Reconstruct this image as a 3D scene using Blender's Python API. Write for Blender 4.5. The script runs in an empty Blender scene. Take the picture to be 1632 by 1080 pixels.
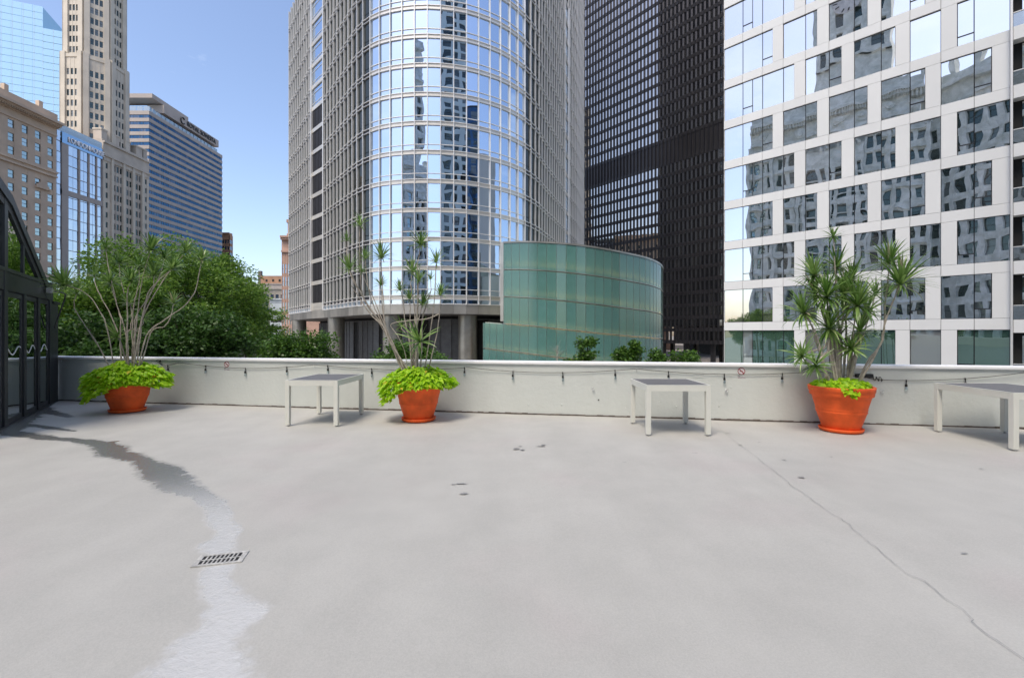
import bpy, math, random
import numpy as np
from mathutils import Vector, Matrix
random.seed(7); rng = np.random.default_rng(7)
SC = bpy.context.scene; COL = SC.collection; D = bpy.data
R = math.radians

# ------------------------------------------------------------------ camera, light, exposure
CAMH = 1.52; FPX = 725.0; CX = 816.0; HZ = 529.5
cd = D.cameras.new('camera'); cam = D.objects.new('camera', cd); COL.objects.link(cam)
cd.sensor_width = 36; cd.lens = 36*FPX/1632; cd.clip_start = .05; cd.clip_end = 6000
cd.shift_y = -(540-HZ)/1632
cam.location = (0, 0, CAMH); cam.rotation_euler = (R(90), 0, 0); SC.camera = cam
SUN_AZ, SUN_EL = R(208), R(60)          # compass style: 0 = +Y, clockwise
W = D.worlds.new('World'); SC.world = W; W.use_nodes = True
nt = W.node_tree; N = nt.nodes; L = nt.links; N.clear()
out = N.new('ShaderNodeOutputWorld'); bg = N.new('ShaderNodeBackground'); sky = N.new('ShaderNodeTexSky')
sky.sky_type = 'NISHITA'; sky.sun_disc = False; sky.sun_elevation = SUN_EL; sky.sun_rotation = SUN_AZ
sky.altitude = 100; sky.air_density = 1.0; sky.dust_density = 2.0; sky.ozone_density = 1.6
tc = N.new('ShaderNodeTexCoord'); mp = N.new('ShaderNodeMapping'); mp.inputs['Scale'].default_value = (1, 1, 2.6)
nz = N.new('ShaderNodeTexNoise'); nz.inputs['Scale'].default_value = 2.3; nz.inputs['Detail'].default_value = 8; nz.inputs['Roughness'].default_value = .6
cr = N.new('ShaderNodeValToRGB'); cr.color_ramp.elements[0].position = .60; cr.color_ramp.elements[1].position = .80
cr.color_ramp.elements[0].color = (0, 0, 0, 1); cr.color_ramp.elements[1].color = (.75, .75, .75, 1)
mx = N.new('ShaderNodeMixRGB'); mx.inputs['Color2'].default_value = (4.6, 5.0, 5.5, 1)
L.new(tc.outputs['Generated'], mp.inputs['Vector']); L.new(mp.outputs[0], nz.inputs['Vector']); sx_ = N.new('ShaderNodeSeparateXYZ'); L.new(tc.outputs['Generated'], sx_.inputs[0]); hz_ = N.new('ShaderNodeMapRange'); hz_.inputs[1].default_value = .2; hz_.inputs[2].default_value = -.8; hz_.inputs[3].default_value = 0; hz_.inputs[4].default_value = .07; L.new(sx_.outputs['Y'], hz_.inputs[0]); ad_ = N.new('ShaderNodeMath'); ad_.operation = 'ADD'; L.new(nz.outputs['Fac'], ad_.inputs[0]); L.new(hz_.outputs[0], ad_.inputs[1]); L.new(ad_.outputs[0], cr.inputs[0])
L.new(cr.outputs[0], mx.inputs['Fac']); wb_ = N.new('ShaderNodeVectorMath'); wb_.operation = 'MULTIPLY'; wb_.inputs[1].default_value = (1.0, .955, .962); L.new(sky.outputs[0], wb_.inputs[0]); L.new(wb_.outputs[0], mx.inputs['Color1']); L.new(mx.outputs[0], bg.inputs['Color'])
bg.inputs['Strength'].default_value = .15; L.new(bg.outputs[0], out.inputs['Surface'])
sd = D.lights.new('sun', 'SUN'); sd.energy = 1.9; sd.angle = R(24); sd.color = (1, .92, .80)
sun = D.objects.new('sun', sd); COL.objects.link(sun)
sdir = Vector((math.sin(SUN_AZ)*math.cos(SUN_EL), math.cos(SUN_AZ)*math.cos(SUN_EL), math.sin(SUN_EL)))
sun.rotation_euler = sdir.to_track_quat('Z', 'Y').to_euler(); sun.location = sdir*50
SC.view_settings.view_transform = 'Standard'; SC.view_settings.look = 'None'
SC.view_settings.exposure = .90; SC.view_settings.gamma = 1; SC.view_settings.use_curve_mapping = False
SC.cycles.max_bounces = 8; SC.cycles.transparent_max_bounces = 12; SC.cycles.sample_clamp_indirect = 6

# ------------------------------------------------------------------ helpers
def P(px, Y, py=None, z=None):
    """a point of the place from where it shows in the photograph and how far away it is"""
    x = (px-CX)/FPX*Y
    if z is None: z = CAMH+(HZ-py)/FPX*Y if py is not None else 0
    return Vector((x, Y, z))
def link(o, parent=None):
    COL.objects.link(o)
    if parent is not None: o.parent = parent
    return o
def tag(o, label=None, cat=None, group=None, kind=None):
    if label: o['label'] = label
    if cat: o['category'] = cat
    if group: o['group'] = group
    if kind: o['kind'] = kind
    return o
def thing(name, label, cat, loc=(0, 0, 0), group=None):
    o = D.objects.new(name, None); o.location = loc; o.empty_display_size = .2; COL.objects.link(o)
    return tag(o, label, cat, group)
class MB:
    def __init__(s): s.v = []; s.f = []; s.smooth = False
    def quad(s, a, b, c, d):
        n = len(s.v); s.v += [tuple(a), tuple(b), tuple(c), tuple(d)]; s.f.append((n, n+1, n+2, n+3)); return s
    def hexa(s, p):     # 8 points: bottom 4 ccw, top 4 ccw
        n = len(s.v); s.v += [tuple(q) for q in p]
        s.f += [(n+a, n+b, n+c, n+d) for a, b, c, d in ((3, 2, 1, 0), (4, 5, 6, 7), (0, 1, 5, 4), (1, 2, 6, 5), (2, 3, 7, 6), (3, 0, 4, 7))]; return s
    def box(s, x0, x1, y0, y1, z0, z1):
        return s.hexa([(x0, y0, z0), (x1, y0, z0), (x1, y1, z0), (x0, y1, z0), (x0, y0, z1), (x1, y0, z1), (x1, y1, z1), (x0, y1, z1)])
    def fbox(s, F, u0, u1, z0, z1, d0, d1):
        return s.hexa([F.pt(u0, d1, z0), F.pt(u1, d1, z0), F.pt(u1, d0, z0), F.pt(u0, d0, z0), F.pt(u0, d1, z1), F.pt(u1, d1, z1), F.pt(u1, d0, z1), F.pt(u0, d0, z1)])
    def prism(s, pts, z0, z1):
        n = len(s.v); k = len(pts); s.v += [(p[0], p[1], z0) for p in pts]+[(p[0], p[1], z1) for p in pts]
        for i in range(k): j = (i+1) % k; s.f.append((n+i, n+j, n+k+j, n+k+i))
        s.f.append(tuple(range(n+k, n+2*k))); s.f.append(tuple(range(n+k-1, n-1, -1))); return s
    def tube(s, pts, rad, k=8, cap=True):
        pts = [Vector(p) for p in pts]; n0 = len(s.v); rad = rad if hasattr(rad, '__len__') else [rad]*len(pts)
        ref = None
        for i, p in enumerate(pts):
            t = (pts[min(i+1, len(pts)-1)]-pts[max(i-1, 0)]).normalized()
            if ref is None: ref = t.orthogonal().normalized()
            a = (ref-t*ref.dot(t)).normalized(); ref = a; b = t.cross(a)
            for j in range(k):
                w = 2*math.pi*j/k; s.v.append(tuple(p+(a*math.cos(w)+b*math.sin(w))*rad[i]))
        for i in range(len(pts)-1):
            for j in range(k):
                q = (j+1) % k; s.f.append((n0+i*k+j, n0+i*k+q, n0+(i+1)*k+q, n0+(i+1)*k+j))
        if cap: s.f.append(tuple(n0+j for j in range(k-1, -1, -1))); s.f.append(tuple(n0+(len(pts)-1)*k+j for j in range(k)))
        return s
    def lathe(s, prof, c=(0, 0), k=48, closed=False):
        n0 = len(s.v)
        for r, z in prof:
            for j in range(k): w = 2*math.pi*j/k; s.v.append((c[0]+r*math.cos(w), c[1]+r*math.sin(w), z))
        m = len(prof)
        for i in range(m-1):
            for j in range(k): q = (j+1) % k; s.f.append((n0+i*k+j, n0+i*k+q, n0+(i+1)*k+q, n0+(i+1)*k+j))
        return s
    def mesh(s, name, mat, off=(0, 0, 0)):
        me = D.meshes.new(name); ox, oy, oz = off
        me.from_pydata([(x-ox, y-oy, z-oz) for x, y, z in s.v], [], s.f)
        if mat: me.materials.append(mat)
        if s.smooth: me.polygons.foreach_set('use_smooth', [True]*len(me.polygons))
        me.update(); return me
    def build(s, name, mat, parent=None, kind=None, label=None, bev=0):
        off = parent.location if parent is not None else (0, 0, 0)
        o = D.objects.new(name, s.mesh(name, mat, off)); link(o, parent)
        if kind: o['kind'] = kind
        if label: o['label'] = label
        if bev:
            m = o.modifiers.new('bevel', 'BEVEL'); m.width = bev; m.segments = 2; m.limit_method = 'ANGLE'
        return o
class Fac:
    """a vertical facade plane: u runs left to right seen from outside, d sticks out"""
    def __init__(s, a, b):
        s.a = Vector((a[0], a[1], 0)); b = Vector((b[0], b[1], 0)); s.len = (b-s.a).length; s.u = (b-s.a)/s.len
        s.n = Vector((s.u.y, -s.u.x, 0)); s.ang = math.atan2(s.u.y, s.u.x)
    def pt(s, u, d, z): q = s.a+s.u*u+s.n*d; return Vector((q.x, q.y, z))
UB = {}
def unit(mat):
    if mat.name not in UB:
        UB[mat.name] = MB().box(0, 1, 0, 1, 0, 1).mesh('unit_'+mat.name, mat)
    return UB[mat.name]
def fpart(name, F, mat, parent, u0, u1, z0, z1, d0, d1, tilt=0, mesh=None):
    o = D.objects.new(name, mesh or unit(mat)); o.location = F.pt(u0, d1, z0)-Vector(parent.location)
    o.rotation_euler = (random.uniform(-tilt, tilt), 0, F.ang+random.uniform(-tilt, tilt))
    if mesh is None: o.scale = (u1-u0, d1-d0, z1-z0)
    return link(o, parent)
def quads_mesh(name, V, mat, smooth=False):
    V = np.asarray(V, dtype=np.float32); n, k = V.shape[0], V.shape[1]
    me = D.meshes.new(name); me.vertices.add(n*k); me.vertices.foreach_set('co', V.reshape(-1))
    me.loops.add(n*k); me.loops.foreach_set('vertex_index', np.arange(n*k, dtype=np.int32))
    me.polygons.add(n); me.polygons.foreach_set('loop_start', np.arange(0, n*k, k, dtype=np.int32))
    me.polygons.foreach_set('loop_total', np.full(n, k, dtype=np.int32))
    if mat: me.materials.append(mat)
    me.update(calc_edges=True); me.validate(); return me
def catmull(pts, n=12):
    pts = [Vector(p) for p in pts]; out = []
    for i in range(len(pts)-1):
        a = pts[max(i-1, 0)]; b = pts[i]; c = pts[i+1]; d = pts[min(i+2, len(pts)-1)]
        for j in range(n):
            t = j/n; out.append(.5*((2*b)+(c-a)*t+(2*a-5*b+4*c-d)*t*t+(3*b-a-3*c+d)*t**3))
    return out+[pts[-1]]
def resample(pts, step):
    L_ = [0]
    for a, b in zip(pts, pts[1:]): L_.append(L_[-1]+(b-a).length)
    n = max(1, round(L_[-1]/step)); res = []; k = 0
    for i in range(n+1):
        t = L_[-1]*i/n
        while k < len(L_)-2 and L_[k+1] < t: k += 1
        w = (t-L_[k])/max(1e-9, L_[k+1]-L_[k]); res.append(pts[k].lerp(pts[k+1], min(1, w)))
    return res
def text_mesh(s, size, mat, name='lettering', depth=.02):
    cu = D.curves.new(name, 'FONT'); cu.body = s; cu.size = size; cu.extrude = depth; cu.align_x = 'LEFT'
    o = D.objects.new('tmp', cu); COL.objects.link(o); dg = bpy.context.evaluated_depsgraph_get(); dg.update()
    me = D.meshes.new_from_object(o.evaluated_get(dg)); D.objects.remove(o); me.name = name
    me.materials.clear(); me.materials.append(mat); return me
def text_on(F, s, size, mat, parent, u, z, d, name='lettering', sx=1, depth=.02):
    me = text_mesh(s, size, mat, name, depth); o = D.objects.new(name, me)
    M = Matrix(((F.u.x, 0, F.n.x), (F.u.y, 0, F.n.y), (0, 1, 0))).to_4x4()
    o.matrix_local = Matrix.Translation(F.pt(u, d, z)-Vector(parent.location)) @ M @ Matrix.Diagonal((sx, 1, 1, 1))
    return link(o, parent)

# ------------------------------------------------------------------ materials
def base_mat(name):
    m = D.materials.new(name); m.use_nodes = True; n = m.node_tree.nodes; l = m.node_tree.links
    return m, n, l, n['Principled BSDF'], n['Material Output']
def noise(n, l, scale, detail=4, vec=None, rough=.55):
    g = n.new('ShaderNodeNewGeometry'); t = n.new('ShaderNodeTexNoise'); t.inputs['Scale'].default_value = scale
    t.inputs['Detail'].default_value = detail; t.inputs['Roughness'].default_value = rough
    if vec:
        mp = n.new('ShaderNodeMapping'); mp.inputs['Scale'].default_value = vec; l.new(g.outputs['Position'], mp.inputs[0]); l.new(mp.outputs[0], t.inputs['Vector'])
    else: l.new(g.outputs['Position'], t.inputs['Vector'])
    return t
def mat(name, col, rough=.7, metal=0, var=.15, vs=1.5, bump=0, bs=20, rnd=0, spec=None, vec=None):
    m, n, l, p, o = base_mat(name)
    t = noise(n, l, vs, 6, vec); hs = n.new('ShaderNodeMixRGB'); hs.blend_type = 'MIX'
    c = Vector(col); hs.inputs['Color1'].default_value = (*(c*(1-var)), 1); hs.inputs['Color2'].default_value = (*[min(1, q) for q in c*(1+var)], 1)
    r = n.new('ShaderNodeValToRGB'); r.color_ramp.elements[0].position = .32; r.color_ramp.elements[1].position = .68
    l.new(t.outputs['Fac'], r.inputs[0]); l.new(r.outputs[0], hs.inputs['Fac']); last = hs.outputs[0]
    if rnd:
        oi = n.new('ShaderNodeObjectInfo'); mr = n.new('ShaderNodeMapRange'); mr.inputs[3].default_value = 1-rnd; mr.inputs[4].default_value = 1+rnd
        l.new(oi.outputs['Random'], mr.inputs[0]); mm = n.new('ShaderNodeVectorMath'); mm.operation = 'SCALE'; l.new(last, mm.inputs[0]); l.new(mr.outputs[0], mm.inputs['Scale']); last = mm.outputs[0]
    l.new(last, p.inputs['Base Color']); p.inputs['Roughness'].default_value = rough; p.inputs['Metallic'].default_value = metal
    if spec is not None: p.inputs['Specular IOR Level'].default_value = spec
    if bump:
        b = noise(n, l, bs, 5); bb = n.new('ShaderNodeBump'); bb.inputs['Strength'].default_value = bump; bb.inputs['Distance'].default_value = .02
        l.new(b.outputs['Fac'], bb.inputs['Height']); l.new(bb.outputs[0], p.inputs['Normal'])
    return m
def glass(name, dark=(.02, .03, .035), tint=(.85, .92, .97), refl=.8, wave=.012, ws=.9, rough=.0, rnd=0, clear=0, blind=0):
    """reflective window glass: mirror layer over a dark room, a little wavy"""
    m, n, l, p, o = base_mat(name); n.remove(p)
    gl = n.new('ShaderNodeBsdfGlossy'); gl.inputs['Color'].default_value = (*tint, 1); gl.inputs['Roughness'].default_value = rough
    df = n.new('ShaderNodeBsdfDiffuse'); df.inputs['Color'].default_value = (*dark, 1)
    mx_ = n.new('ShaderNodeMixShader'); lw = n.new('ShaderNodeLayerWeight'); lw.inputs['Blend'].default_value = .35
    mr = n.new('ShaderNodeMapRange'); mr.inputs[3].default_value = refl; mr.inputs[4].default_value = min(1, refl+.25); l.new(lw.outputs['Fresnel'], mr.inputs[0])
    l.new(mr.outputs[0], mx_.inputs['Fac'])
    if wave:
        t = noise(n, l, ws, 1); b = n.new('ShaderNodeBump'); b.inputs['Strength'].default_value = 1; b.inputs['Distance'].default_value = wave
        l.new(t.outputs['Fac'], b.inputs['Height']); l.new(b.outputs[0], gl.inputs['Normal'])
    if rnd or blind:
        oi = n.new('ShaderNodeObjectInfo'); ge = n.new('ShaderNodeNewGeometry'); ad = n.new('ShaderNodeMath'); ad.operation = 'ADD'
        l.new(oi.outputs['Random'], ad.inputs[0]); l.new(ge.outputs['Random Per Island'], ad.inputs[1])
        fr = n.new('ShaderNodeMath'); fr.operation = 'FRACT'; l.new(ad.outputs[0], fr.inputs[0])
        rr = n.new('ShaderNodeValToRGB'); rr.color_ramp.elements[0].color = (*dark, 1); rr.color_ramp.elements[0].position = .6
        rr.color_ramp.elements[1].color = (*[blind or rnd]*3, 1); rr.color_ramp.elements[1].position = .95; l.new(fr.outputs[0], rr.inputs[0]); l.new(rr.outputs[0], df.inputs['Color'])
    back = df.outputs[0]
    if clear:
        tr = n.new('ShaderNodeBsdfTransparent'); tr.inputs['Color'].default_value = (.85, .9, .88, 1); m2 = n.new('ShaderNodeMixShader'); m2.inputs['Fac'].default_value = clear
        l.new(df.outputs[0], m2.inputs[1]); l.new(tr.outputs[0], m2.inputs[2]); back = m2.outputs[0]
    l.new(back, mx_.inputs[1]); l.new(gl.outputs[0], mx_.inputs[2]); l.new(mx_.outputs[0], o.inputs['Surface'])
    return m
def leaf_mat(name, c1, c2, rough=.5, trans=.35, old=None):
    m, n, l, p, o = base_mat(name); ge = n.new('ShaderNodeNewGeometry'); oi = n.new('ShaderNodeObjectInfo')
    ad = n.new('ShaderNodeMath'); ad.operation = 'ADD'; fr = n.new('ShaderNodeMath'); fr.operation = 'FRACT'
    l.new(ge.outputs['Random Per Island'], ad.inputs[0]); l.new(oi.outputs['Random'], ad.inputs[1]); l.new(ad.outputs[0], fr.inputs[0])
    r = n.new('ShaderNodeValToRGB'); r.color_ramp.elements[0].color = (*c1, 1); r.color_ramp.elements[1].color = (*c2, 1)
    if old: e = r.color_ramp.elements.new(.97); e.color = (*c2, 1); r.color_ramp.elements[-1].position = .995; r.color_ramp.elements[-1].color = (*old, 1)
    l.new(fr.outputs[0], r.inputs[0]); l.new(r.outputs[0], p.inputs['Base Color']); p.inputs['Roughness'].default_value = rough
    tr = n.new('ShaderNodeBsdfTranslucent'); l.new(r.outputs[0], tr.inputs['Color']); ms = n.new('ShaderNodeMixShader'); ms.inputs[0].default_value = trans
    l.new(p.outputs[0], ms.inputs[1]); l.new(tr.outputs[0], ms.inputs[2]); l.new(ms.outputs[0], o.inputs['Surface']); return m

M = dict(
 wall=mat('white_paint', (.60, .625, .59), .6, var=.025, vs=2.5, bump=.3, bs=14, vec=(1, 1, .35)),
 coping=mat('coping_paint', (.86, .86, .86), .5, var=.03, vs=3),
 joint=mat('joint_sealant', (.12, .10, .085), .9, var=.4, vs=9),
 asphalt=mat('asphalt', (.055, .055, .056), .9, vs=.3), paving=mat('paving', (.3, .29, .27), .85, vs=.3),
 stone=mat('beige_stone', (.54, .42, .31), .85, var=.12, vs=.25, rnd=.06), stone_dark=mat('brown_stone', (.30, .225, .16), .85, vs=.3),
 cream=mat('cream_terracotta', (.56, .50, .405), .8, var=.1, vs=.2), cream2=mat('buff_terracotta', (.49, .43, .355), .8, var=.15, vs=.25),
 tan=mat('tan_concrete', (.38, .335, .30), .8, var=.08, vs=.15), brick=mat('orange_brick', (.36, .21, .13), .85, vs=.3), terra=mat('pink_terracotta', (.40, .26, .20), .85, var=.18, vs=.5),
 white_stone=mat('white_terracotta', (.82, .84, .78), .8, var=.25, vs=.7),
 ggrid=mat('pale_grid_concrete', (.66, .72, .70), .8, var=.08, vs=.2), gw=mat('grey_concrete', (.48, .53, .55), .8, var=.1, vs=.2), tank=mat('weathered_metal', (.12, .1, .09), .7),
 steel=mat('brushed_steel', (.76, .75, .72), .38, .35, var=.08, vs=.4, vec=(1, 1, .05)),
 spand=mat('champagne_panel', (.62, .58, .51), .38, .55, var=.06, vs=.4, rnd=.08),
 belt=mat('belt_steel', (.46, .43, .38), .32, .7, var=.15, vs=.35, rnd=.25), column=mat('column_steel', (.30, .285, .25), .36, .75, var=.2, vs=.5),
 louver=mat('dark_louver', (.03, .028, .03), .5, .3), louver2=mat('grey_louver', (.13, .13, .13), .5, .4, rnd=.1), soffit=mat('soffit', (.1, .095, .09), .7),
 black=mat('black_steel', (.018, .018, .021), .38, .2, var=.2, vs=.1), blacksp=mat('black_spandrel', (.035, .034, .038), .35, .3, var=.15, vs=.1),
 white_panel=mat('white_cladding', (.73, .73, .705), .45, 0, var=.02, vs=.4, rnd=.025), frame=mat('dark_frame', (.02, .02, .022), .45),
 anth=mat('anthracite_frame', (.028, .030, .033), .42, .2, var=.15, vs=3), dark=mat('dark_room', (.02, .02, .02), .9),
 terracotta=mat('orange_pot', (.80, .115, .022), .58, 0, var=.24, vs=3.5, bump=.1, bs=40, spec=.3), soil=mat('soil', (.03, .02, .015), .95),
 table=mat('cream_powder_coat', (.70, .70, .635), .38, 0, var=.03, vs=3), mesh=mat('table_slab', (.13, .13, .135), .55, 0, var=.2, vs=90),
 foot=mat('metal_foot', (.5, .5, .5), .3, .8), cable=mat('black_cable', (.012, .012, .012), .5), wire=mat('zinc', (.75, .75, .75), .3, .9),
 bark=mat('grey_stem', (.36, .32, .27), .85, var=.3, vs=14), trunk=mat('tree_bark', (.09, .07, .05), .9),
 drain=mat('drain_plastic', (.46, .45, .42), .5, var=.35, vs=30), red=mat('sign_red', (.28, .03, .04), .5), signw=mat('sign_white', (.75, .7, .7), .5), signb=mat('sign_black', (.03, .03, .03), .5),
 decal=mat('white_decal', (.8, .8, .8), .6), lampglass=glass('bulb_glass', refl=.25, wave=0, clear=.95), smudge=mat('floor_stain', (.25, .245, .24), .6, var=.3, vs=30),
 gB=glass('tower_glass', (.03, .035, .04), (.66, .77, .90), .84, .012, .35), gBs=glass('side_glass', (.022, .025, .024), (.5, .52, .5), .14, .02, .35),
 gA0=glass('greenish_ground_glass', (.06, .12, .09), (.75, .90, .84), .42, .006, .5, blind=.30), gA=glass('apartment_glass', (.035, .05, .05), (.92, .93, .91), .78, .007, .55, blind=.22), gD=glass('bronze_glass', (.010, .010, .012), (.88, .82, .76), .68, .006, .3, blind=.045),
 gE=glass('office_glass', (.02, .04, .07), (.5, .7, .9), .55, .03, .3, blind=.10), gL=glass('blue_grey_glass', (.03, .045, .06), (.78, .86, .95), .66, .03, .4, blind=.2),
 gFar=glass('pale_blue_glass', (.25, .42, .5), (.68, .85, .92), .5, .01, .1, rough=.1), gDk=glass('shaded_sash_glass', (.02, .028, .03), (.5, .62, .6), .13, .01, 1, blind=.2), gW=glass('sash_glass', (.06, .09, .09), (.7, .85, .85), .45, .01, 1, blind=.3),
 gG=glass('greenhouse_glass', (.03, .035, .03), (.92, .96, .93), .72, .008, 1.2, clear=.75), gR=glass('rail_glass', (.1, .11, .11), (.85, .9, .9), .35, .01, 1, clear=.4),
 hotel=glass('hotel_glass', (.010, .035, .075), (.20, .42, .70), .20, .02, .2, blind=.12),
)
_n = M['white_stone'].node_tree.nodes; _l = M['white_stone'].node_tree.links; _b = _n.new('ShaderNodeBump'); _b.inputs['Strength'].default_value = .9; _b.inputs['Distance'].default_value = .3
_l.new(noise(_n, _l, 1.3, 4).outputs['Fac'], _b.inputs['Height']); _l.new(_b.outputs[0], _n['Principled BSDF'].inputs['Normal'])
LEAF = dict(
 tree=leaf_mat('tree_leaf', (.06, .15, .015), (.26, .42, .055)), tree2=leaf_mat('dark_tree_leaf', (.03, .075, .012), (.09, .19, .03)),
 shrub=leaf_mat('shrub_leaf', (.035, .09, .012), (.12, .24, .03), .4), blade=leaf_mat('dracaena_blade', (.06, .15, .02), (.28, .42, .12), .3, .25, (.42, .36, .24)),
 lime=leaf_mat('lime_leaf', (.30, .56, .012), (.56, .82, .03), .45, .45, (.75, .55, .05)))

# ------------------------------------------------------------------ ground, deck, parapet
GZ = -8.0
g = MB().quad((-2500, -1500, GZ), (2500, -1500, GZ), (2500, 4500, GZ), (-2500, 4500, GZ)).build('ground', M['paving']); tag(g, kind='structure')
g = MB().quad((-150, 14, GZ+.01), (-60, 14, GZ+.01), (-60, 700, GZ+.01), (-150, 700, GZ+.01)).build('road', M['asphalt']); tag(g, kind='structure')
WA = Vector((-12.0, 10.16-(-12.0+10.06)*-.0-(-12.0+10.06)*.1643, 0)); WB = Vector((13.0, 10.16-(13.0+10.06)*.1643, 0))
WF = Fac(WA, WB)                      # the parapet's inner face
def wallY(x): return 10.16-(x+10.06)*.1643
def onwall(px, py, d=0):              # point on the parapet face
    k = (px-CX)/FPX; Y = (10.16-10.06*.1643)/(1+.1643*k); z = CAMH+(HZ-py)/FPX*Y
    u = (Vector((k*Y, Y, 0))-WF.a).dot(WF.u); return u, z, WF.pt(u, d, z)
# deck: fine grid with a wetness mask
def deck_material():
    m, n, l, p, o = base_mat('deck_coating')
    big = noise(n, l, .35, 5); mid = noise(n, l, 2.2, 6); strk = noise(n, l, 1.0, 5, (1.4, .22, 1)); fine = noise(n, l, 90, 3); grit = noise(n, l, 260, 2)
    a = n.new('ShaderNodeAttribute'); a.attribute_name = 'wet'; edge = noise(n, l, 3.2, 4)
    def math_(op, x, y, c=None):
        q = n.new('ShaderNodeMath'); q.operation = op
        for i, v in enumerate((x, y, c)):
            if v is None: continue
            if isinstance(v, (int, float)): q.inputs[i].default_value = v
            else: l.new(v, q.inputs[i])
        return q.outputs[0]
    def mr(x, a0, a1, b0, b1):
        q = n.new('ShaderNodeMapRange'); q.interpolation_type = 'SMOOTHSTEP'
        for i, v in enumerate((a0, a1, b0, b1)): q.inputs[i+1].default_value = v
        l.new(x, q.inputs[0]); return q.outputs[0]
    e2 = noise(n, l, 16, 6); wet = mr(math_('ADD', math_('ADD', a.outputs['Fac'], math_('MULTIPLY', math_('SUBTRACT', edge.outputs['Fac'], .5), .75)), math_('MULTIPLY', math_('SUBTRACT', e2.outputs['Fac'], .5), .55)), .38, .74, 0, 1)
    tone = math_('ADD', math_('ADD', mr(big.outputs['Fac'], .3, .7, -.03, .03), mr(mid.outputs['Fac'], .3, .7, -.035, .035)), math_('ADD', mr(strk.outputs['Fac'], .35, .7, -.035, .035), math_('ADD', mr(fine.outputs['Fac'], .3, .7, -.045, .045), mr(grit.outputs['Fac'], .3, .7, -.05, .05))))
    tone = math_('ADD', tone, 1)
    pink = n.new('ShaderNodeMixRGB'); pink.inputs[1].default_value = (.448, .438, .402, 1); pink.inputs[2].default_value = (.450, .424, .395, 1)
    pk = noise(n, l, .6, 3, (1, 1, 1)); l.new(mr(pk.outputs['Fac'], .5, .7, 0, 1), pink.inputs[0])
    sc = n.new('ShaderNodeVectorMath'); sc.operation = 'SCALE'; l.new(pink.outputs[0], sc.inputs[0]); l.new(tone, sc.inputs['Scale'])
    wm = n.new('ShaderNodeMixRGB'); dm_ = n.new('ShaderNodeSeparateXYZ'); gg_ = n.new('ShaderNodeNewGeometry'); l.new(gg_.outputs['Position'], dm_.inputs[0]); glare_ramp = n.new('ShaderNodeValToRGB'); glare_ramp.color_ramp.elements[0].color = (.60, .59, .56, 1); glare_ramp.color_ramp.elements[1].color = (.20, .195, .18, 1); l.new(mr(dm_.outputs['Y'], 3.7, 5.0, 0, 1), glare_ramp.inputs[0]); l.new(glare_ramp.outputs[0], wm.inputs[2]); l.new(sc.outputs[0], wm.inputs[1]); l.new(wet, wm.inputs[0]); l.new(wm.outputs[0], p.inputs['Base Color'])  # sky glare near and dark reflections farther off, painted into the wet colour
    l.new(mr(wet, 0, 1, .62, .13), p.inputs['Roughness']); p.inputs['Specular IOR Level'].default_value = .4
    cw = n.new('ShaderNodeMath'); cw.operation = 'MULTIPLY'; l.new(wet, cw.inputs[0]); cw.inputs[1].default_value = .8; l.new(cw.outputs[0], p.inputs['Coat Weight']); p.inputs['Coat Roughness'].default_value = .10; p.inputs['Coat IOR'].default_value = 1.8
    rip = noise(n, l, 24, 5, (1, 1.2, 1), .65); h = math_('ADD', math_('MULTIPLY', rip.outputs['Fac'], math_('MULTIPLY', wet, 1.7)), math_('ADD', math_('MULTIPLY', fine.outputs['Fac'], .35), math_('MULTIPLY', grit.outputs['Fac'], .25)))
    b = n.new('ShaderNodeBump'); b.inputs['Strength'].default_value = .38; b.inputs['Distance'].default_value = .012; l.new(h, b.inputs['Height']); l.new(b.outputs[0], p.inputs['Normal'])
    l.new(b.outputs[0], p.inputs['Coat Normal'])
    return m
def floorpt(px, py): Y = CAMH*FPX/(py-HZ); return np.array([(px-CX)/FPX*Y, Y])
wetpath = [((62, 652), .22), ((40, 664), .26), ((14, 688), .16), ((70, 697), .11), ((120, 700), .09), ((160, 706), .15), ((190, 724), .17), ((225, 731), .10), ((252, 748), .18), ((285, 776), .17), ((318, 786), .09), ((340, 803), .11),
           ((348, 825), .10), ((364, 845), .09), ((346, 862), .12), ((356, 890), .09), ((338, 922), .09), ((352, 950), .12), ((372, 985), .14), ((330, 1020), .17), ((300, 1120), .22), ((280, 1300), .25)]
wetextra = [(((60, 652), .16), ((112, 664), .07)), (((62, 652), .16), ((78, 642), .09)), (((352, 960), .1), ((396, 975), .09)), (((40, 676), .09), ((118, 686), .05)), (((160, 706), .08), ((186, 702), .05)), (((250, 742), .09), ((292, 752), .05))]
def seg_mask(X, Y, a, ra, b, rb):
    d = b-a; t = np.clip(((X-a[0])*d[0]+(Y-a[1])*d[1])/(d@d), 0, 1); q = np.hypot(X-a[0]-t*d[0], Y-a[1]-t*d[1]); r = ra+(rb-ra)*t
    return np.clip(1-.5*q/r, 0, 1)
nx, ny = 520, 330
s_ = np.linspace(0, 1, ny)**1.0
XS, TS = np.meshgrid(np.linspace(-12, 13, nx), s_)
YS = -7+(wallY(XS)+.02+7)*TS
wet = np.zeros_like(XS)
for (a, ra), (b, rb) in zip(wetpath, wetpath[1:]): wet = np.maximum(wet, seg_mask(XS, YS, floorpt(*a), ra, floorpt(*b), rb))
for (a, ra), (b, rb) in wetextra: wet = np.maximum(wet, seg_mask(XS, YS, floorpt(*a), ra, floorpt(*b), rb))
V = np.stack([XS, YS, .004*np.sin(XS*1.3)*np.sin(YS*1.1)-.004], -1).reshape(-1, 3)
idx = np.arange(nx*ny).reshape(ny, nx); F4 = np.stack([idx[:-1, :-1], idx[:-1, 1:], idx[1:, 1:], idx[1:, :-1]], -1).reshape(-1, 4)
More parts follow.
